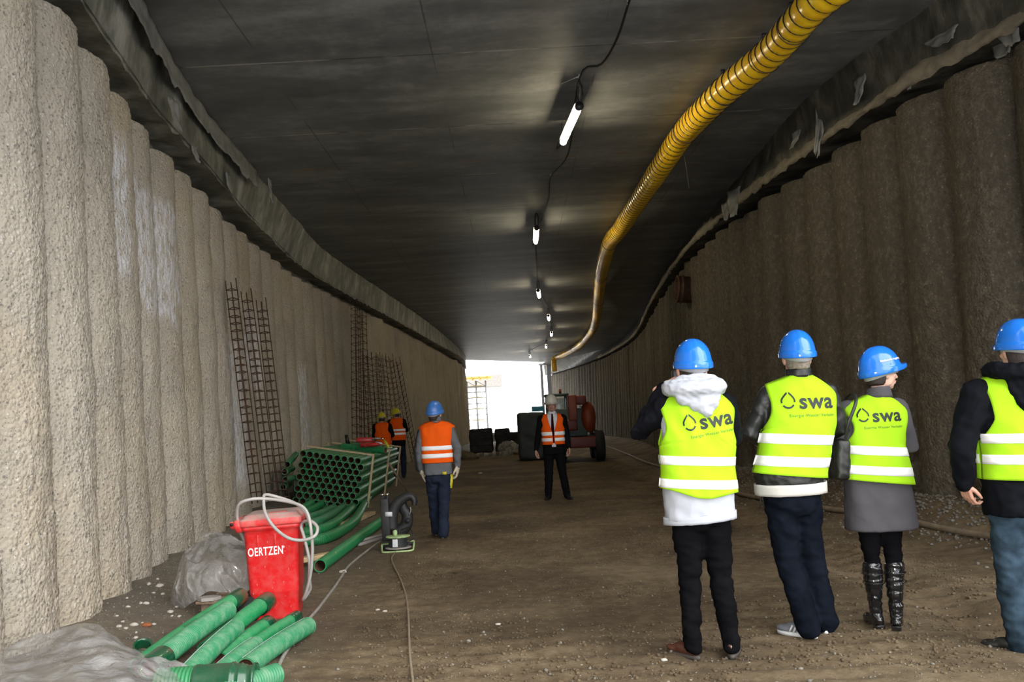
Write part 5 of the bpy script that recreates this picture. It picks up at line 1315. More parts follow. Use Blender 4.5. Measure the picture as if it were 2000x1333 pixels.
# ================================================================= foreground heap of ribbed pipes
def heap():
    def rp(name_lab, p0, p1, r, mt, rib, sock=None, line=False, dark=True):
        a, b = V(p0), V(p1); L = (b - a).length; t = (b - a).normalized()
        k = int(L / 0.018) * 2; m = MB(); mi = MB()
        pts = [a.lerp(b, i / (k * 2)) for i in range(k * 2 + 1)]; bow = V((0, 0, 0.012))
        pts = [p + bow * math.sin(PI * i / (k * 2)) for i, p in enumerate(pts)]
        m.tube(pts, [r - (0, 0.0035, 0.007, 0.0035)[i % 4] for i in range(len(pts))], 28, cap=False); mi.tube(pts, r - 0.010, 20, cap=False)
        n = 28; x = V((0, 0, 1)).cross(t).normalized(); y = t.cross(x)
        for q in (a, b):
            vs = [q + (x * math.cos(2 * PI * k_ / n) + y * math.sin(2 * PI * k_ / n)) * s for s in (r, r - .011) for k_ in range(n)]
            m.add(vs, [(i, (i + 1) % n, n + (i + 1) % n, n + i) for i in range(n)])
        o = m.build('ribbed_pipe', mt); mi.build('bore', 'pipe_inner', o)
        tag(o, name_lab, 'pipe', 'ribbed green pipes in the foreground heap')
        for (s0, s1) in (sock or []):
            c0 = a + t * s0 * L; c1 = a + t * s1 * L
            s_ = MB(); s_.tube([c0, c0 + t * 0.012, c1 - t * 0.012, c1], [r + .002, r + .008, r + .008, r + .004], 28, cap=False); s_.tube([c0, c1], r - 0.004, 24, cap=False)
            s_.build('socket', 'pipe_green_dark', o)
        if line:
            s_ = MB(); up = (y * 0.78 + x * (line)).normalized(); s_.tube([p + up * (r + 0.0005) for p in pts[::3]], [(0.0045, 0.0014)] * len(pts[::3]), 6, flat=tuple(up)); s_.build('white_line', 'pipe_line_white', o)
    rp('ribbed pipe farthest back in the heap with two dark sockets', (-2.13, 6.60, .245), (-2.34, 5.35, .10), .056, 'pipe_green', 0.0055, [(-0.03, 0.10), (0.48, 0.62)])
    rp('thick pale ribbed pipe on top of the heap, running from pallet to sheet', (-2.02, 6.02, .27), (-2.10, 4.95, .19), .062, 'pipe_green_light', 0.0055, [(0.84, 1.02)])
    rp('ribbed pipe with dark socket end touching the red bin', (-1.93, 6.64, .20), (-2.04, 5.65, .10), .060, 'pipe_green', 0.0055, [(-0.02, 0.15)])
    rp('short pale pipe with dusty stripes and white line, middle of the heap', (-1.93, 5.90, .175), (-1.92, 4.98, .12), .060, 'pipe_green_light', 0.0055, None, -0.25)
    rp('ribbed pipe lying low between two others with a dusty dark socket', (-1.86, 6.40, .085), (-1.90, 5.50, .075), .050, 'pipe_green', 0.0055, [(-0.02, 0.12)])
    rp('thin bright ribbed pipe with dark socket beside the front bin corner', (-1.71, 6.60, .075), (-1.82, 5.55, .065), .044, 'pipe_green', 0.0055, [(-0.02, 0.12)])
    rp('pale ribbed pipe with white line at the outer edge of the heap', (-1.55, 6.30, .075), (-1.68, 5.30, .07), .062, 'pipe_green_light', 0.0055, None, -0.30)
    rp('short pale pipe stub tucked between the striped and the outer pipe', (-1.765, 5.78, .085), (-1.79, 5.05, .075), .058, 'pipe_green_light', 0.0055, None, -0.35)
    rp('ribbed pipe end poking out from behind the large coupling', (-1.42, 5.02, .10), (-1.70, 4.55, .08), .062, 'pipe_green_light', 0.0055)
    # large coupling across the front
    r = empty('pipe_coupling', (-2.0, 4.80, 0.125)); tag(r, 'large dark green pipe coupling with ring seals lying across the front of the heap', 'coupling')
    M = Matrix.Rotation(PI / 2, 4, 'Y'); R0 = 0.098
    m = MB(); prof = []
    for i in range(10): prof += [(R0 - 0.014, 0.0 + i * 0.021), (R0, 0.006 + i * 0.021), (R0, 0.014 + i * 0.021), (R0 - 0.014, 0.0195 + i * 0.021)]
    m.lathe(prof, M, 32); m.build('ribbed_sleeve', 'pipe_green', r)
    m = MB(); m.lathe([(R0 - .01, .20), (R0 + .004, .205), (R0 + .006, .22), (R0 + .003, .24), (R0 + .003, .395), (R0 + .007, .40), (R0 + .007, .412), (R0 - .004, .418), (R0 - .006, .445), (R0 + .000, .450), (R0 - .006, .455), (R0 - .010, .475), (R0 - .016, .48), (R0 - .016, .51), (R0 - .004, .515), (R0 - .004, .527), (R0 - .018, .53), (R0 - .020, .3)], M, 36)
    m.build('coupling_body', 'pipe_green_dark', r)
    r.rotation_euler = (0, 0, 0.05)
    m = MB(); m.lathe([(0.05, -0.03), (0.055, 0.03), (0.062, 0.035), (0.062, 0.045), (0.054, 0.047), (0.047, 0.03), (0.045, -0.03)], Matrix.Translation((-2.56, 5.93, 0.06)) @ Euler((0.5, 0.3, 0)).to_matrix().to_4x4(), 28)
    tag(m.build('pipe_socket', 'pipe_green_dark'), 'dark green socket ring lying on the dirt behind the foreground sheet', 'socket')
heap()

# ================================================================= red wheelie bin and hose
def red_bin():
    r = empty('wheelie_bin', (-1.97, 7.08, 0.0), 0.14); tag(r, 'dusty red plastic bin lettered in white with closed lid, beside green pipes', 'bin')
    r.rotation_euler = (0, -0.018, 0.14)
    def rr(w_, d_, rad, z, n=8, ox=0.0, oy=0.0):
        out = []
        for cx, cy, a0 in ((w_ / 2 - rad, d_ / 2 - rad, 0), (-w_ / 2 + rad, d_ / 2 - rad, PI / 2), (-w_ / 2 + rad, -d_ / 2 + rad, PI), (w_ / 2 - rad, -d_ / 2 + rad, 1.5 * PI)):
            for k in range(n): a = a0 + PI / 2 * k / (n - 1); out.append((ox + cx + rad * math.cos(a), oy + cy + rad * math.sin(a), z))
        return out
    def loft(m, rings, capb=True, capt=True):
        n = len(rings[0]); vs = [p for q in rings for p in q]; fs = [(i * n + k, i * n + (k + 1) % n, (i + 1) * n + (k + 1) % n, (i + 1) * n + k) for i in range(len(rings) - 1) for k in range(n)]
        if capb: fs.append(tuple(range(n - 1, -1, -1)))
        if capt: fs.append(tuple((len(rings) - 1) * n + k for k in range(n)))
        m.add(vs, fs)
    m = MB(); loft(m, [rr(.335, .36, .05, .0), rr(.350, .37, .05, .02), rr(.368, .395, .045, .20), rr(.373, .40, .045, .205), rr(.378, .405, .045, .225), rr(.415, .45, .045, .66), rr(.42, .455, .045, .665), rr(.42, .455, .045, .70), rr(.445, .48, .04, .705), rr(.45, .485, .04, .735)])
    for x in (-0.10, 0.03): m.box((x, -0.222, .620), (0.010, 0.02, .09), Euler((-0.05, 0, 0)), 0.003)
    m.build('bin_body', 'bin_red', r)
    m = MB(); loft(m, [rr(.475, .505, .04, .735), rr(.48, .51, .04, .742), rr(.48, .51, .04, .775), rr(.465, .495, .04, .79), rr(.43, .46, .05, .795), rr(.40, .43, .05, .815), rr(.36, .39, .05, .822)])
    l = m.build('lid', 'bin_lid', r)
    m = MB(); loft(m, [rr(.14, .035, .016, .818, ox=.05, oy=-.13), rr(.14, .035, .016, .826, ox=.05, oy=-.13)]); m.build('lid_grip', 'bin_red', l)
    m = MB(); loft(m, [rr(.05, .50, .02, .70, ox=-.235), rr(.06, .50, .02, .76, ox=-.25), rr(.04, .48, .02, .79, ox=-.25)]); m.build('handle_bar', 'bin_red', r)
    for y in (-0.20, 0.2):
        m = MB(); m.box((-.265, y, .745), (.075, .035, .055), Euler((0, 0.5, 0)), .012); m.ell((-.292, y, .762), (.022, .022, .022)); h = m.build('hinge', 'bin_red', r)
        m = MB(); m.tube([(-.292, y - .03, .762), (-.292, y + .03, .762)], .013, 12); m.build('hinge_pin', 'cable_black', h)
        m = MB(); yy = y * 0.85; m.tube([(-.20, yy - .025, .10), (-.20, yy + .025, .10)], .10, 24); w_ = m.build('wheel', 'tyre', r)
    m = MB(); m.tube([(.215, -.10, .68), (.232, -.10, .62), (.205, -.10, .56)], .008, 6); m.build('side_rib', 'bin_red', r)
    me = text_mesh('OERTZEN', 0.078, 0.0013, space=1.1); xs = [v.co.x for v in me.vertices]; sx = 0.235 / (max(xs) - min(xs))
    def front(x, z): return V((x, -(lerp(.405, .45, (z - .225) / (.66 - .225)) / 2) - 0.0025, z))
    for v in me.vertices: v.co = front(v.co.x * sx * 1.12 - 0.046, 0.535 + v.co.y * 1.15)
    link('bin_lettering', me, 'white_print', r, False)
    me = text_mesh('®', 0.026, 0.0004)
    for v in me.vertices: v.co = front(v.co.x + 0.088, 0.558 + v.co.y)
    link('trade_mark', me, 'white_print', r, False)
    # scratches and dust spatters on the front
    m = MB(); rnd = random.Random(4)
    for _ in range(34):
        x, z = rnd.uniform(-.16, .16), rnd.uniform(.05, .64); s_ = rnd.uniform(.0015, .0035); p = front(x * (0.8 + z * 0.3), z) if z > .225 else V((x, -.2 - .0035, z)); 
        m.box(p, (s_, .001, s_ * rnd.uniform(1, 5)))
    m.build('dust_spatter', 'slab_grey', r, smooth=False)
    h = [(482, 1066, 7.0), (468, 1035, 6.92), (463, 1005, 6.85), (468, 985, 6.8), (490, 976, 6.8), (520, 975, 6.85), (560, 980, 6.85), (590, 990, 6.82), (603, 1010, 6.8), (609, 1050, 6.78), (610, 1085, 6.8), (606, 1125, 6.85), (598, 1158, 6.9), (592, 1172, 6.95), (597, 1166, 7.0), (606, 1150, 6.98), (604, 1130, 6.92),
         (604, 1095, 6.88), (594, 1050, 6.9), (588, 1030, 6.92), (593, 1020, 6.9), (608, 1019, 6.82), (620, 1032, 6.75), (614, 1048, 6.7), (590, 1056, 6.7), (562, 1051, 6.7), (535, 1030, 6.74), (518, 1002, 6.78), (515, 975, 6.85), (519, 967, 6.9), (540, 971, 6.95), (575, 983, 6.95), (596, 1000, 6.9), (603, 1018, 6.86)]
    m = MB(); m.tube(spline([at_y(*q) for q in h], 6), 0.0125, 10); tag(m.build('coiled_hose', 'hose_clear'), 'dusty clear hose looped over the lid of the red bin', 'hose')
red_bin()

# ================================================================= plastic sheets and pallet
def sheet(name, lab, P, cols, seed, amp, thick=0.002, sub=1):
    """crumpled plastic: rows of control points spanned smoothly and creased"""
    b = MB(); R_ = len(P); Cc = len(P[0])
    rows = [spline(r, 14) for r in P]; nn = len(rows[0]); cols_ = [spline([rows[i][k] for i in range(R_)], 14) for k in range(nn)]
    def cre(q):
        s = q * 3.2 + V((seed, 0, 0)); a = abs(noise.noise(s)); c = abs(noise.noise(s * 2.4 + V((3, 1, 0)))); e_ = abs(noise.noise(s * 5 + V((7, 2, 5)))); return (0.5 - 1.6 * a) * amp + (0.4 - 1.5 * c) * amp * 0.6 - 1.2 * e_ * amp * 0.15
    g = [[cols_[k][j] for k in range(nn)] for j in range(len(cols_[0]))]
    vs = []
    for j, row in enumerate(g):
        for k, q in enumerate(row):
            d = cre(q); e = min(1, min(j, len(g) - 1 - j, k, nn - 1 - k) / 3 + 0.3); v = q + V((0.3 * d, -0.5 * d, d)) * e
            v.z = max(v.z, ground(v.x, v.y) + 0.006)
            vs.append(v)
    b.add(vs, [(j * nn + k, j * nn + k + 1, (j + 1) * nn + k + 1, (j + 1) * nn + k) for j in range(len(g) - 1) for k in range(nn - 1)])
    o = b.build(name, 'plastic_sheet', sub=sub, fix=False); tag(o, lab, 'sheet'); return o
sheet('plastic_sheet', 'large crumpled clear plastic sheet in the lower corner before the left wall', [
    [at_z(-60, 1420, .22), at_z(90, 1430, .22), at_z(210, 1430, .24), at_z(300, 1430, .2), at_z(400, 1430, .1)],
    [at_z(-50, 1345, .30), at_z(60, 1335, .30), at_z(180, 1330, .30), at_z(290, 1335, .24), at_z(390, 1345, .12)],
    [at_z(-30, 1300, .28), at_z(60, 1272, .31), at_z(170, 1270, .34), at_z(280, 1292, .28), at_z(372, 1310, .16)],
    [at_z(-20, 1282, .20), at_z(75, 1245, .26), at_z(178, 1225, .35), at_z(265, 1278, .26), at_z(340, 1296, .12)],
    [at_z(-10, 1285, .02), at_z(80, 1252, .05), at_z(185, 1250, .06), at_z(262, 1290, .04), at_z(330, 1305, .03)]], 0, 1, 0.055)
def bag():
    r = [[(336, 1170, 7.7), (345, 1120, 7.75), (362, 1083, 7.85), (400, 1050, 8.0), (440, 1042, 8.1), (478, 1058, 8.1)],
         [(332, 1180, 7.55), (350, 1130, 7.45), (380, 1095, 7.45), (410, 1075, 7.5), (445, 1065, 7.6), (482, 1075, 7.6)],
         [(340, 1190, 7.45), (365, 1150, 7.30), (395, 1125, 7.25), (425, 1110, 7.25), (455, 1105, 7.28), (486, 1110, 7.3)],
         [(352, 1195, 7.38), (376, 1180, 7.25), (400, 1162, 7.2), (430, 1158, 7.2), (460, 1160, 7.2), (490, 1165, 7.2)]]
    o = sheet('plastic_heap', 'bunched clear plastic sheeting piled over the pallet beside the red bin', [[at_y(*q) for q in row] for row in r], 0, 4, 0.09)
bag()
def pallet():
    r = empty('wooden_pallet', (-2.40, 7.22, 0)); tag(r, 'old wooden pallet half hidden under plastic behind the foreground pipes', 'pallet')
    r.rotation_euler = (0, 0, -0.12)
    for x in (-0.16, 0.08, 0.3):
        m = MB(); m.box((x, 0.12, 0.06), (0.10, 0.40, 0.10), None, 0.004); m.build('block', 'wood_old', r)
    for y in (-0.08, 0.10, 0.28):
        m = MB(); m.box((0.07, y, 0.122), (0.60, 0.10, 0.022), None, 0.002); m.build('deck_board', 'wood_old', r)
    for i, (x, y, a, w_, lab) in enumerate([(-0.15, -0.06, 0.1, .17, 'grey slab piece nearest the wall on the pallet'), (0.06, 0.02, -0.3, .15, 'grey slab piece in the middle of the pallet'), (0.22, 0.10, 0.4, .15, 'grey slab piece on the pallet next to the red bin'), (0.03, 0.2, 0.9, .2, 'grey slab piece at the back of the pallet under plastic')]):
        m = MB(); n = 6; rnd = random.Random(i); pts = [(math.cos(2 * PI * k / n) * w_ / 2 * rnd.uniform(.8, 1.2), math.sin(2 * PI * k / n) * w_ / 2 * rnd.uniform(.7, 1.1)) for k in range(n)]
        vs = [(a_, b_, z) for z in (0, .025) for a_, b_ in pts]; m.add(vs, [(k, (k + 1) % n, n + (k + 1) % n, n + k) for k in range(n)] + [tuple(range(n - 1, -1, -1)), tuple(range(n, 2 * n))])
        o = m.build('slab_piece', 'slab_grey', smooth=False); o.location = (-2.40 + x, 7.22 + y, 0.136 + 0.026 * (i == 3)); o.rotation_euler = (0.0, 0.0, a); tag(o, lab, 'slab', 'slab pieces on the pallet')
pallet()

# ================================================================= rebar cages
def cage(foot, top, lab, w_=0.13, n=22, spread=0.15):
    foot, top = V(foot), V(top); d = top - foot; L = d.length; t = d.normalized()
    r = empty('rebar_cage', foot); tag(r, lab, 'rebar cage', 'rebar cages leaning on the left wall')
    x = V((0.35, 1, 0)); x = (x - t * x.dot(t)).normalized(); y = t.cross(x)
    for (a, b) in ((-1, -1), (1, -1), (1, 1), (-1, 1)):
        m = MB(); o = x * a * w_ / 2 + y * b * w_ * 0.36; ex = 0.05 + 0.12 * ((a + 2 * b) % 3) / 3
        m.tube([o, o + d * 0.5 + x * 0.01 * a, o + d + t * ex], 0.008, 6); m.build('bar', 'rust_bar', r)
    first = None
    for k in range(n):
        c = d * ((k + 0.4) / n)
        if first is None:
            m = MB(); q = [x * a * w_ * 0.56 + y * b * w_ * 0.42 for a, b in ((-1, -1), (1, -1), (1, 1), (-1, 1))]
            m.tube(q + [q[0] + t * 0.01, q[0] * 0.7 + t * 0.01 + (q[1] - q[0]) * 0.5], 0.007, 5); first = m.build('stirrup', 'rust_bar', r); first.location = c
        else:
            s_ = first.copy(); C.objects.link(s_); s_.parent = r; s_.location = c + t * 0.02 * math.sin(k * 5.1); s_.rotation_euler = (0.05 * math.sin(k * 3.3), 0.05 * math.sin(k * 2.1), 0)
    return r
def cages():
    cage(at_y(503, 983, 12.9), at_y(452, 560, 12.95), 'rusty rebar cage nearest the camera, tallest of three on the left wall', n=26)
    cage(at_y(534, 981, 13.35), at_y(482, 580, 13.35), 'rusty rebar cage in the middle of the three near the bin', n=25)
    cage(at_y(556, 978, 13.9), at_y(511, 597, 13.95), 'rusty rebar cage closest to the pipe stack among the near three', n=24)
    cage((-3.98, 21.6, .12), at_y(694, 595, 22.6), 'tall narrow rebar cage, first of the dark group behind the stack', .2, 24)
    cage((-3.92, 22.4, .12), at_y(707, 610, 23.2), 'tall narrow rebar cage, second of the dark group behind the stack', .2, 24)
    far = [((-4.0, 24.6), (717, 695), 25.4, 'third'), ((-3.95, 25.6), (734, 695), 26.4, 'fourth'), ((-3.88, 26.8), (746, 698), 27.3, 'fifth'), ((-3.85, 29.4), (760, 700), 28.3, 'sixth'), ((-3.70, 31.6), (774, 706), 29.2, 'last')]
    for (fx, fy), tp, ty, nm in far:
        cage((fx, fy, .12), at_y(*tp, ty), 'dark rebar cage behind the yellow helmeted workers, %s of the far group' % nm, .22, 20)
cages()

# ================================================================= black machine and cable reel
def machine():
    r = empty('hose_press', (-1.48, 10.6, 0)); tag(r, 'black steel machine with curved arms standing on the dirt beside the worker', 'machine')
    m = MB(); m.box((-0.145, 0, .34), (.10, .16, .50), Euler((0, -0.03, 0)), .012); m.box((-0.13, 0.0, .05), (.12, .26, .10), None, .01); m.build('column', 'machine_black', r)
    m = MB(); m.box((-0.02, -0.10, .02), (.30, .10, .03)); m.box((0.0, 0.12, .02), (.30, .06, .03)); m.build('base_rail', 'machine_black', r)
    P = spline([(-0.09, -.02, .22), (-0.075, -.02, .38), (-0.02, -.02, .50), (.07, -.02, .575), (.16, -.02, .60), (.205, -.02, .55), (.20, -.02, .49)], 6)
    m = MB(); m.tube(P, [(lerp(.085, .032, i / (len(P) - 1)), .055) for i in range(len(P))], 12, flat=(0, 1, 0)); m.build('upper_arm', 'machine_black', r)
    P = spline([(.04, .05, .54), (.065, .05, .44), (.10, .05, .38), (.09, .05, .27), (.03, .05, .20), (-.05, .05, .16)], 6)
    m = MB(); m.tube(P, [(lerp(.055, .085, i / (len(P) - 1)), .05) for i in range(len(P))], 12, flat=(0, 1, 0)); m.build('lower_arm', 'machine_black', r)
    for x, z in ((.115, .31), (-.03, .20)):
        m = MB(); m.tube([(x, -.05, z), (x, .11, z)], .032, 14); b_ = m.build('pivot', 'machine_black', r)
        m = MB(); m.tube([(x, -.06, z), (x, -.05, z)], .012, 8); m.build('bolt', 'steel_dark', b_)
    for i, x in enumerate((-.185, -.125)):
        m = MB(); m.tube([(x, 0, .50), (x + .005, 0, .62)], .022, 10); p = m.build('cylinder', 'machine_black', r)
        m = MB(); m.tube([(x + .005, 0, .62), (x + .005, 0, .645)], .020, 10); m.build('cap', 'bright_steel', p)
    m = MB(); m.box((-.10, -.085, .405), (.085, .004, .055), Euler((0, 0.05, 0))); m.build('label_plate', 'label_pale', r)
    m = MB(); m.tube(spline([(.15, .0, .47), (.155, 0, .42), (.13, 0, .38)], 4), .006, 6); m.build('chain', 'steel_galv', r)
    c = empty('cable_reel', (-1.455, 10.33, 0)); tag(c, 'dusty cable reel lying flat with pale green frame before the black machine', 'cable reel')
    m = MB(); m.lathe([(0, .155), (.135, .155), (.14, .160), (.14, .168), (.135, .172), (0, .172)], None, 28); f = m.build('flange', 'reel_green', c)
    m = MB(); m.lathe([(0, .03), (.15, .03), (.155, .036), (.15, .042), (0, .042)], None, 28); m.build('flange', 'slab_grey', c)
    m = MB(); m.lathe([(.105, .04), (.105, .16)], None, 24); [m.tube([(0.108 * math.cos(a), 0.108 * math.sin(a), z) for a in [2 * PI * k / 24 for k in range(24)]], .006, 5, closed=True) for z in (.06, .075, .09, .105, .12, .135)]; m.build('drum', 'reel_drum', c)
    m = MB(); m.box((-.02, -.110, .10), (.06, .012, .09), None, .003); m.build('socket_plate', 'label_pale', c)
    m = MB(); m.limb([(-.03, 0, .17), (-.03, 0, .215)], [.022, .026]); m.build('knob', 'reel_green', f)
    m = MB(); m.tube(spline([(-.20, .06, .07), (-.175, -.10, .015), (-.14, -.17, .012), (.0, -.175, .012), (.17, -.15, .015), (.185, -.06, .04), (.185, .02, .10)], 6), .0105, 8); m.tube([(-.20, .06, .07), (.185, .02, .10)], .009, 8); m.build('frame', 'reel_green', c)
    m = MB(); m.tube(spline([(.02, .1, .22), (.12, .06, .25), (.17, .0, .20), (.175, -.02, .13), (.12, -.08, .10)], 6), .007, 6); m.build('lead', 'cable_black', c)
machine()
def cables():
    def g(pp, off=0.012): 
        out = []
        for x, y in pp:
            q = on_ground(x, y); out.append(q + V((0, 0, off)))
        return out
    m = MB(); m.tube(spline(g([(520, 1400), (537, 1335), (547, 1300), (562, 1272), (578, 1250), (600, 1218), (622, 1192), (640, 1168), (655, 1148), (668, 1128), (680, 1110), (700, 1092), (722, 1075), (742, 1060)]), 6), .013, 8)
    tag(m.build('ground_cable', 'cable_grey'), 'thick grey cable on the dirt from foreground to black machine', 'cable')
    m = MB(); m.tube(spline(g([(812, 1400), (806, 1335), (801, 1290), (799, 1250), (798, 1215), (795, 1180), (788, 1150), (778, 1125), (768, 1105), (765, 1092), (772, 1082), (777, 1074)], .009), 6), .0085, 8)
    tag(m.build('ground_cable', 'cable_dusty'), 'thin brown cable on the dirt running to the cable reel', 'cable')
    hp = [(1160, 868), (1190, 876), (1215, 885), (1255, 903), (1290, 915), (1380, 945), (1440, 968), (1540, 988), (1640, 1003), (1700, 1008), (1800, 1030), (1870, 1046), (1960, 1060), (2080, 1090)]
    P = [on_ground(x, y) + V((0, 0, .035)) for x, y in hp]
    m = MB(); m.tube(spline(P, 8), .033, 12); tag(m.build('ground_hose', 'hose_brown'), 'long brown hose lying along the foot of the gravel bank at right wall', 'hose')
cables()

# ================================================================= stones and gravel
def stone_mesh(name, mat, seed, s=1.0, sub=2):
    bm = bmesh.new(); bmesh.ops.create_icosphere(bm, subdivisions=sub, radius=1)
    for v in bm.verts: v.co *= 1 + 0.28 * noise.noise(v.co * 1.3 + V((seed * 7.7, 0, 0)))
    me = bpy.data.meshes.new(name); bm.to_mesh(me); bm.free(); me.materials.append(MAT[mat]); return me
def stones():
    rnd = random.Random(11); M_ = [stone_mesh('stone', 'stone_pale', i) for i in range(4)]
    spots = [(232, 1226, 9), (246, 1230, 7), (262, 1223, 12), (301, 1222, 7), (265, 1248, 8), (266, 1237, 6), (291, 1143, 10), (284, 1120, 7), (333, 1197, 9), (250, 1187, 7), (285, 1181, 10), (312, 1147, 12), (318, 1162, 8), (308, 1133, 6), (275, 1180, 7), (336, 1205, 5), (350, 1206, 7), (248, 1170, 5), (300, 1160, 6), (240, 1216, 6), (278, 1218, 5), (228, 1205, 5), (345, 1187, 6), (296, 1090, 6)]
    for i, (x, y, s) in enumerate(spots):
        p = on_ground(x, y); d = p.length; r = s / 2 / FPX * d
        o = bpy.data.objects.new('stone', M_[i % 4]); C.objects.link(o); o.location = p + V((0, 0, r * 0.3)); o.scale = (r * 1.15, r * rnd.uniform(.7, 1.1), r * 0.62); o.rotation_euler = (0, 0, rnd.uniform(0, 6))
        tag(o, 'small pale stone among rubble on the dirt near the left wall piles', 'stone', 'pale stones by the left wall')
    for (x, y, s, lab) in [(286, 1224, 15, 'rust brown stone among the pale rubble by the left wall'), (738, 1193, 7, 'pale round pebble on the dirt beside the thin cable'), (752, 1196, 7, 'second pale pebble, just right of the round pebble by the thin cable'), (973, 1222, 9, 'pale pebble on the open dirt in the middle of the floor'), (1297, 1293, 11, 'white scrap on the dirt next to the brown shoe'), (670, 1119, 12, 'crumpled pale scrap beside the grey cable near the straight pipe'), (938, 926, 7, 'small pale scrap on the dirt beyond the walking worker')]:
        p = on_ground(x, y); r = s / 2 / FPX * p.length
        o = bpy.data.objects.new('stone', stone_mesh('stone', 'stone_rust' if 'rust' in lab else 'stone_pale', x)); C.objects.link(o); o.location = p + V((0, 0, r * .3)); o.scale = (r * 1.2, r * .9, r * .55); tag(o, lab, 'scrap' if 'scrap' in lab else 'stone')
        if 'scrap' in lab: o.name = 'paper_scrap'
    # gravel bank along the right wall and loose grit on the floor: nobody could count them
    def scatter(name, mat, n, fn, lab, cat):
        b = MB(); ico = bmesh.new(); bmesh.ops.create_icosphere(ico, subdivisions=1, radius=1); iv = [v.co.copy() for v in ico.verts]; ico.verts.index_update(); fi = [[v.index for v in f.verts] for f in ico.faces]
        oct_v = [V(q) for q in ((1, 0, 0), (-1, 0, 0), (0, 1, 0), (0, -1, 0), (0, 0, 1), (0, 0, -1))]; oct_f = [(0, 2, 4), (2, 1, 4), (1, 3, 4), (3, 0, 4), (2, 0, 5), (1, 2, 5), (3, 1, 5), (0, 3, 5)]
        for _ in range(n):
            x, y, r = fn(); z = ground(x, y); big = r / max(y, 1) > 0.0022
            vv, ff = (iv, fi) if big else (oct_v, oct_f); a = rnd.uniform(0, 6.28); ca, sa = math.cos(a), math.sin(a); sx, sy, sz = r * rnd.uniform(.8, 1.3), r * rnd.uniform(.6, 1.0), r * rnd.uniform(.45, .8)
            b.add([(x + (v.x * sx * ca - v.y * sy * sa) * rnd.uniform(.85, 1.1), y + v.x * sx * sa + v.y * sy * ca, z + sz * 0.45 + v.z * sz) for v in vv], ff)
        o = b.build(name, mat, fix=False); tag(o, lab, cat, kind='stuff')
    def bankf():
        y = 6 + 22 * rnd.random() ** 1.6; return x_on(PR, y) - 0.02 - abs(rnd.gauss(0, 0.42)), y, rnd.uniform(.006, .026)
    scatter('bank_gravel', 'gravel_grey', 7000, bankf, 'grey gravel heaped along the foot of the right pile wall', 'gravel')
    def floorf():
        y = 4.6 + 14 * rnd.random() ** 1.5; x = rnd.uniform(-2.6, 3.9); return x, y, rnd.uniform(.003, .008) if rnd.random() < .94 else rnd.uniform(.009, .017)
    scatter('floor_grit', 'gravel_grey', 5500, floorf, 'loose grit and pebbles strewn over the dirt floor', 'gravel')
    def clod():
        y = 4.7 + 6.5 * rnd.random() ** 1.4; x = rnd.uniform(-1.2, 3.9); k = noise.noise(V((x * 0.8, y * 0.8, 9)))
        while k < -0.05: x = rnd.uniform(-1.2, 4.1); y = 4.7 + 6.5 * rnd.random(); k = noise.noise(V((x * 0.8, y * 0.8, 9)))
        return x, y, rnd.uniform(.005, .016)
    scatter('dirt_clods', 'floor', 6000, clod, 'crumbled dirt clods pressed up by wheels on the floor', 'dirt')
    def leftf():
        y = 5.5 + 10 * rnd.random() ** 1.5; return x_on(PL, y) + 0.03 + abs(rnd.gauss(0, .45)), y, rnd.uniform(.004, .014)
    scatter('wall_rubble', 'gravel_grey', 1500, leftf, 'fine pale rubble along the foot of the left pile wall', 'rubble')
stones()

# ================================================================= pipe stub in the right wall
p = at_y(1357, 560, 20.3); x_ = x_on(PR, 20.3)
m = MB(); mt = Matrix.Translation((x_ - 0.12, 20.3, p.z - 0.05)) @ Matrix.Rotation(-PI / 2 + 0.1, 4, 'Y')
m.lathe([(0.31, -0.5), (0.31, -.02), (0.335, -.01), (0.335, .02), (0.31, .03), (0.31, .08), (0.335, .09), (0.335, .12), (0.30, .13), (0.285, .10), (0.285, -.5)], mt, 28)
tag(m.build('wall_pipe_stub', 'rust_bar'), 'brown ribbed pipe stub sticking out high in the right wall', 'pipe stub')

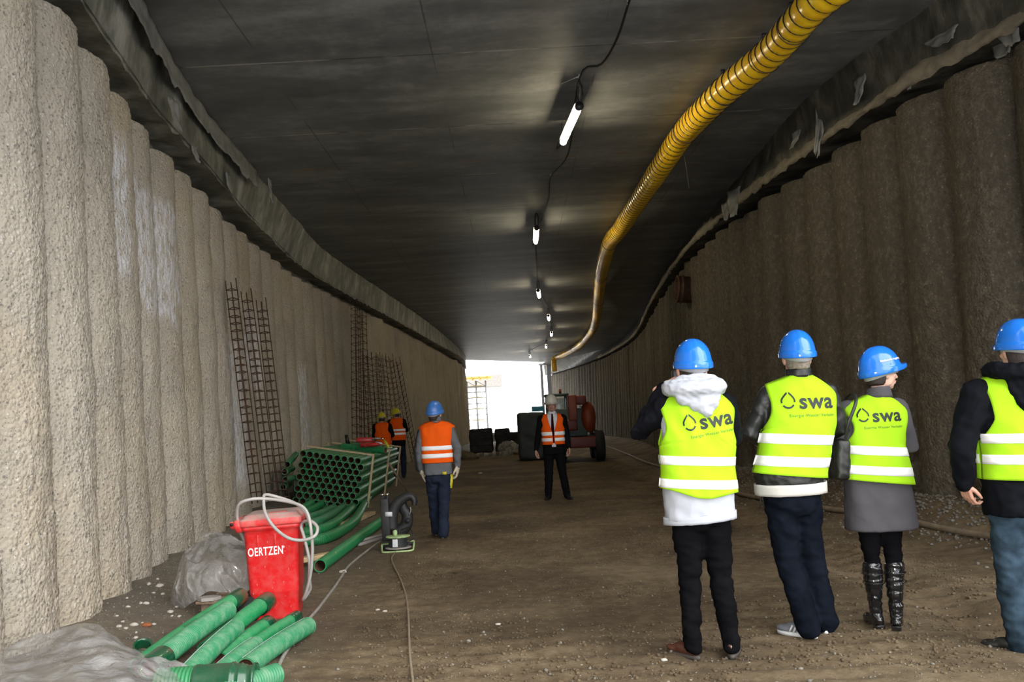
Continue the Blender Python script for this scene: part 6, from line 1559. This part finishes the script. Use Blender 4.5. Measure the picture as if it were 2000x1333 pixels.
# ================================================================= far end: vehicle, crates, scaffold
def vehicle():
    r = empty('telehandler', (2.1, 28.6, ground(2.1, 28.6))); tag(r, 'dark orange construction vehicle parked by the right wall behind the suited man', 'vehicle')
    def bx(n, c, s, mt, rot=None, bv=.04, par=None):
        m = MB(); m.box(V(c) - V((2.1, 28.6, 0)), s, rot, bv); return m.build(n, mt, par or r)
    bx('chassis', (1.95, 28.8, .62), (1.30, 2.6, .34), 'vehicle_red'); bx('body', (1.75, 29.0, 1.25), (1.0, 2.2, .9), 'vehicle_green')
    bx('counterweight', (1.80, 27.7, 1.72), (.27, .35, .80), 'vehicle_orange', None, .03); bx('boom', (2.05, 29.0, 1.98), (.40, 2.6, .28), 'vehicle_red', Euler((0.03, 0, 0)))
    m = MB(); m.ell((.20, -.55, 1.40), (.26, .34, .50)); m.box((.20, -.2, 1.35), (.46, .9, .85), None, .15); m.build('engine_cover', 'vehicle_orange', r, rm=.03, it=4)
    c = bx('cab', (1.35, 28.8, 1.75), (.62, .9, .62), 'glass_smoked', None, .05)
    for dx in (-.32, .32):
        for dy in (-.44, .44): bx('cab_post', (1.35 + dx, 28.8 + dy, 1.8), (.06, .06, .75), 'vehicle_green', None, .01, c)
    bx('cab_roof', (1.35, 28.8, 2.17), (.78, 1.05, .07), 'vehicle_green', None, .02, c)
    m = MB(); m.tube([(-.62, -.1, 2.2), (-.62, -.1, 2.36)], .045, 10); m.build('beacon', 'vehicle_orange', r)
    bx('step_box', (1.75, 27.75, 1.18), (.35, .3, .35), 'vehicle_red'); bx('tow_plate', (1.6, 27.6, .62), (.5, .12, .3), 'vehicle_orange')
    for x in (-.72, .50):
        for y in (-.75, 1.0):
            m = MB(); mt = Matrix.Translation((x, y, .48)) @ Matrix.Rotation(PI / 2, 4, 'Y')
            m.lathe([(.20, -.14), (.42, -.15), (.48, -.11), (.48, .11), (.42, .15), (.20, .14)], mt, 26); t_ = m.build('tyre', 'tyre', r)
            m = MB(); m.lathe([(0, -.08), (.20, -.10), (.21, 0), (.20, .10), (0, .08)], mt, 16); m.build('hub', 'vehicle_orange', t_)
    m = MB(); m.ell((.33, -.95, .92), (.035, .03, .03)); m.build('tail_light', 'bright_steel', r)
vehicle()
def far_things():
    g = ground(.5, 30.5)
    m = MB(); m.box((.52, 30.8, g + .85), (.98, 1.2, 1.62), None, .08); o = m.build('covered_container', 'tarp_dark', rm=.05, it=2, fold=(.03, 2)); tag(o, 'dark tarpaulin covered container between opening and orange vehicle', 'container')
    m = MB(); m.box((.78, 30.9, g + 1.78), (.42, .4, .18), None, .02); tag(m.build('blue_crate', 'box_blue'), 'small blue crate on top of the dark covered container', 'crate')
    # dark pallets of material before the opening
    for i, (x, y, w_, h, lab) in enumerate([(-1.52, 37.0, .95, 1.0, 'dark wrapped block nearest the left wall before the bright opening'), (-.62, 37.4, .62, .95, 'dark wrapped block next to the largest one before the opening'), (.0, 38.4, .8, .75, 'low dark block right behind the foil covered rubble')]):
        g = ground(x, y); r = empty('wrapped_block', (x, y, g)); tag(r, lab, 'block', 'dark blocks at the far end')
        m = MB(); m.box((0, 0, .14 + h / 2), (w_, 1.0, h), None, .05); m.build('load', 'crate_black', r, rm=.04, it=2, fold=(.03, 3))
        for k in (-1, 0, 1):
            q = MB(); q.box((k * w_ * .4, 0, .07), (.1, 1.0, .14)); q.build('skid', 'wood_old', r)
        for z in (.35, .65, .9):
            if z < h: q = MB(); q.box((0, -.50, .14 + z), (w_ * 1.0, .03, .02)); q.build('strap', 'steel_dark', r)
    m = MB(); m.ell((-.42, 35.5, .32), (.36, .4, .30)); m.ell((-.2, 35.6, .3), (.4, .4, .2)); m.ell((-.55, 35.5, .15), (.22, .3, .2)); o = m.build('foil_covered_rubble', 'plastic_sheet', rm=.03, it=1, fold=(.09, 4)); tag(o, 'heap covered with pale crumpled foil in front of the dark blocks', 'heap')
    for i, (x, y, s, lab) in enumerate([(-2.3, 36, .35, 'dark rubble lump at the foot of the left wall far away'), (-1.9, 34, .28, 'dark rubble lump in front of the largest dark block'), (.15, 36.5, .25, 'dark rubble lump beside the foil covered heap')]):
        o = bpy.data.objects.new('rubble_lump', stone_mesh('rubble_lump', 'floor', 20 + i)); C.objects.link(o); o.location = (x, y, ground(x, y) + s * .3); o.scale = (s * 1.4, s, s * .6); tag(o, lab, 'rubble')
    # stacks and a tower out in the pit
    r = empty('scaffold_tower', (-3.5, 80, 0)); tag(r, 'pale shoring tower with timber beams standing in the bright pit outside', 'scaffold')
    X = (-.9, -.05, .85)
    for x in X:
        for y in (0, 1.3):
            m = MB(); m.tube([(x, y, 0), (x, y, 5.15)], .055, 8); m.build('standard', 'scaffold_grey', r)
    for k in range(9):
        z = .5 + k * .52
        for y in (0, 1.3):
            m = MB(); m.tube([(X[0], y, z), (X[2], y, z)], .032, 6); m.build('ledger', 'scaffold_grey', r)
        if k % 2 == 0:
            for a, b in ((X[0], X[1]), (X[1], X[2])):
                m = MB(); m.tube([(a, 0, z), (b, 0, z + .52)] if (k // 2) % 2 else [(b, 0, z), (a, 0, z + .52)], .028, 6); m.build('brace', 'scaffold_grey', r)
        if k in (2, 4, 6, 8): m = MB(); m.box((.0, .6, z + .05), (1.1, .5, .09)); m.build('platform', 'formwork_yellow', r)
    for x in (-1.05, -.35, .35, 1.05): m = MB(); m.box((x, .6, 5.36), (.10, 3.0, .2)); m.build('timber_beam', 'formwork_yellow', r)
    m = MB(); m.box((.15, .6, 5.45), (2.6, 3.0, .10)); m.build('deck', 'formwork_yellow', r)
    for i, (x, y, w_, h) in enumerate([(-3.4, 60, .9, .55), (-1.75, 62, .85, .6)]):
        r = empty('board_stack', (x, y, ground(x, y))); tag(r, ('left', 'right')[i] + 'hand stack of grey boards standing in the daylight beyond the opening', 'stack')
        for k in range(6):
            m = MB(); m.box((.03 * math.sin(k * 4), 0, .05 + k * h / 6), (w_, 1.2, h / 6 - .02)); m.build('board', 'slab_grey', r)
far_things()
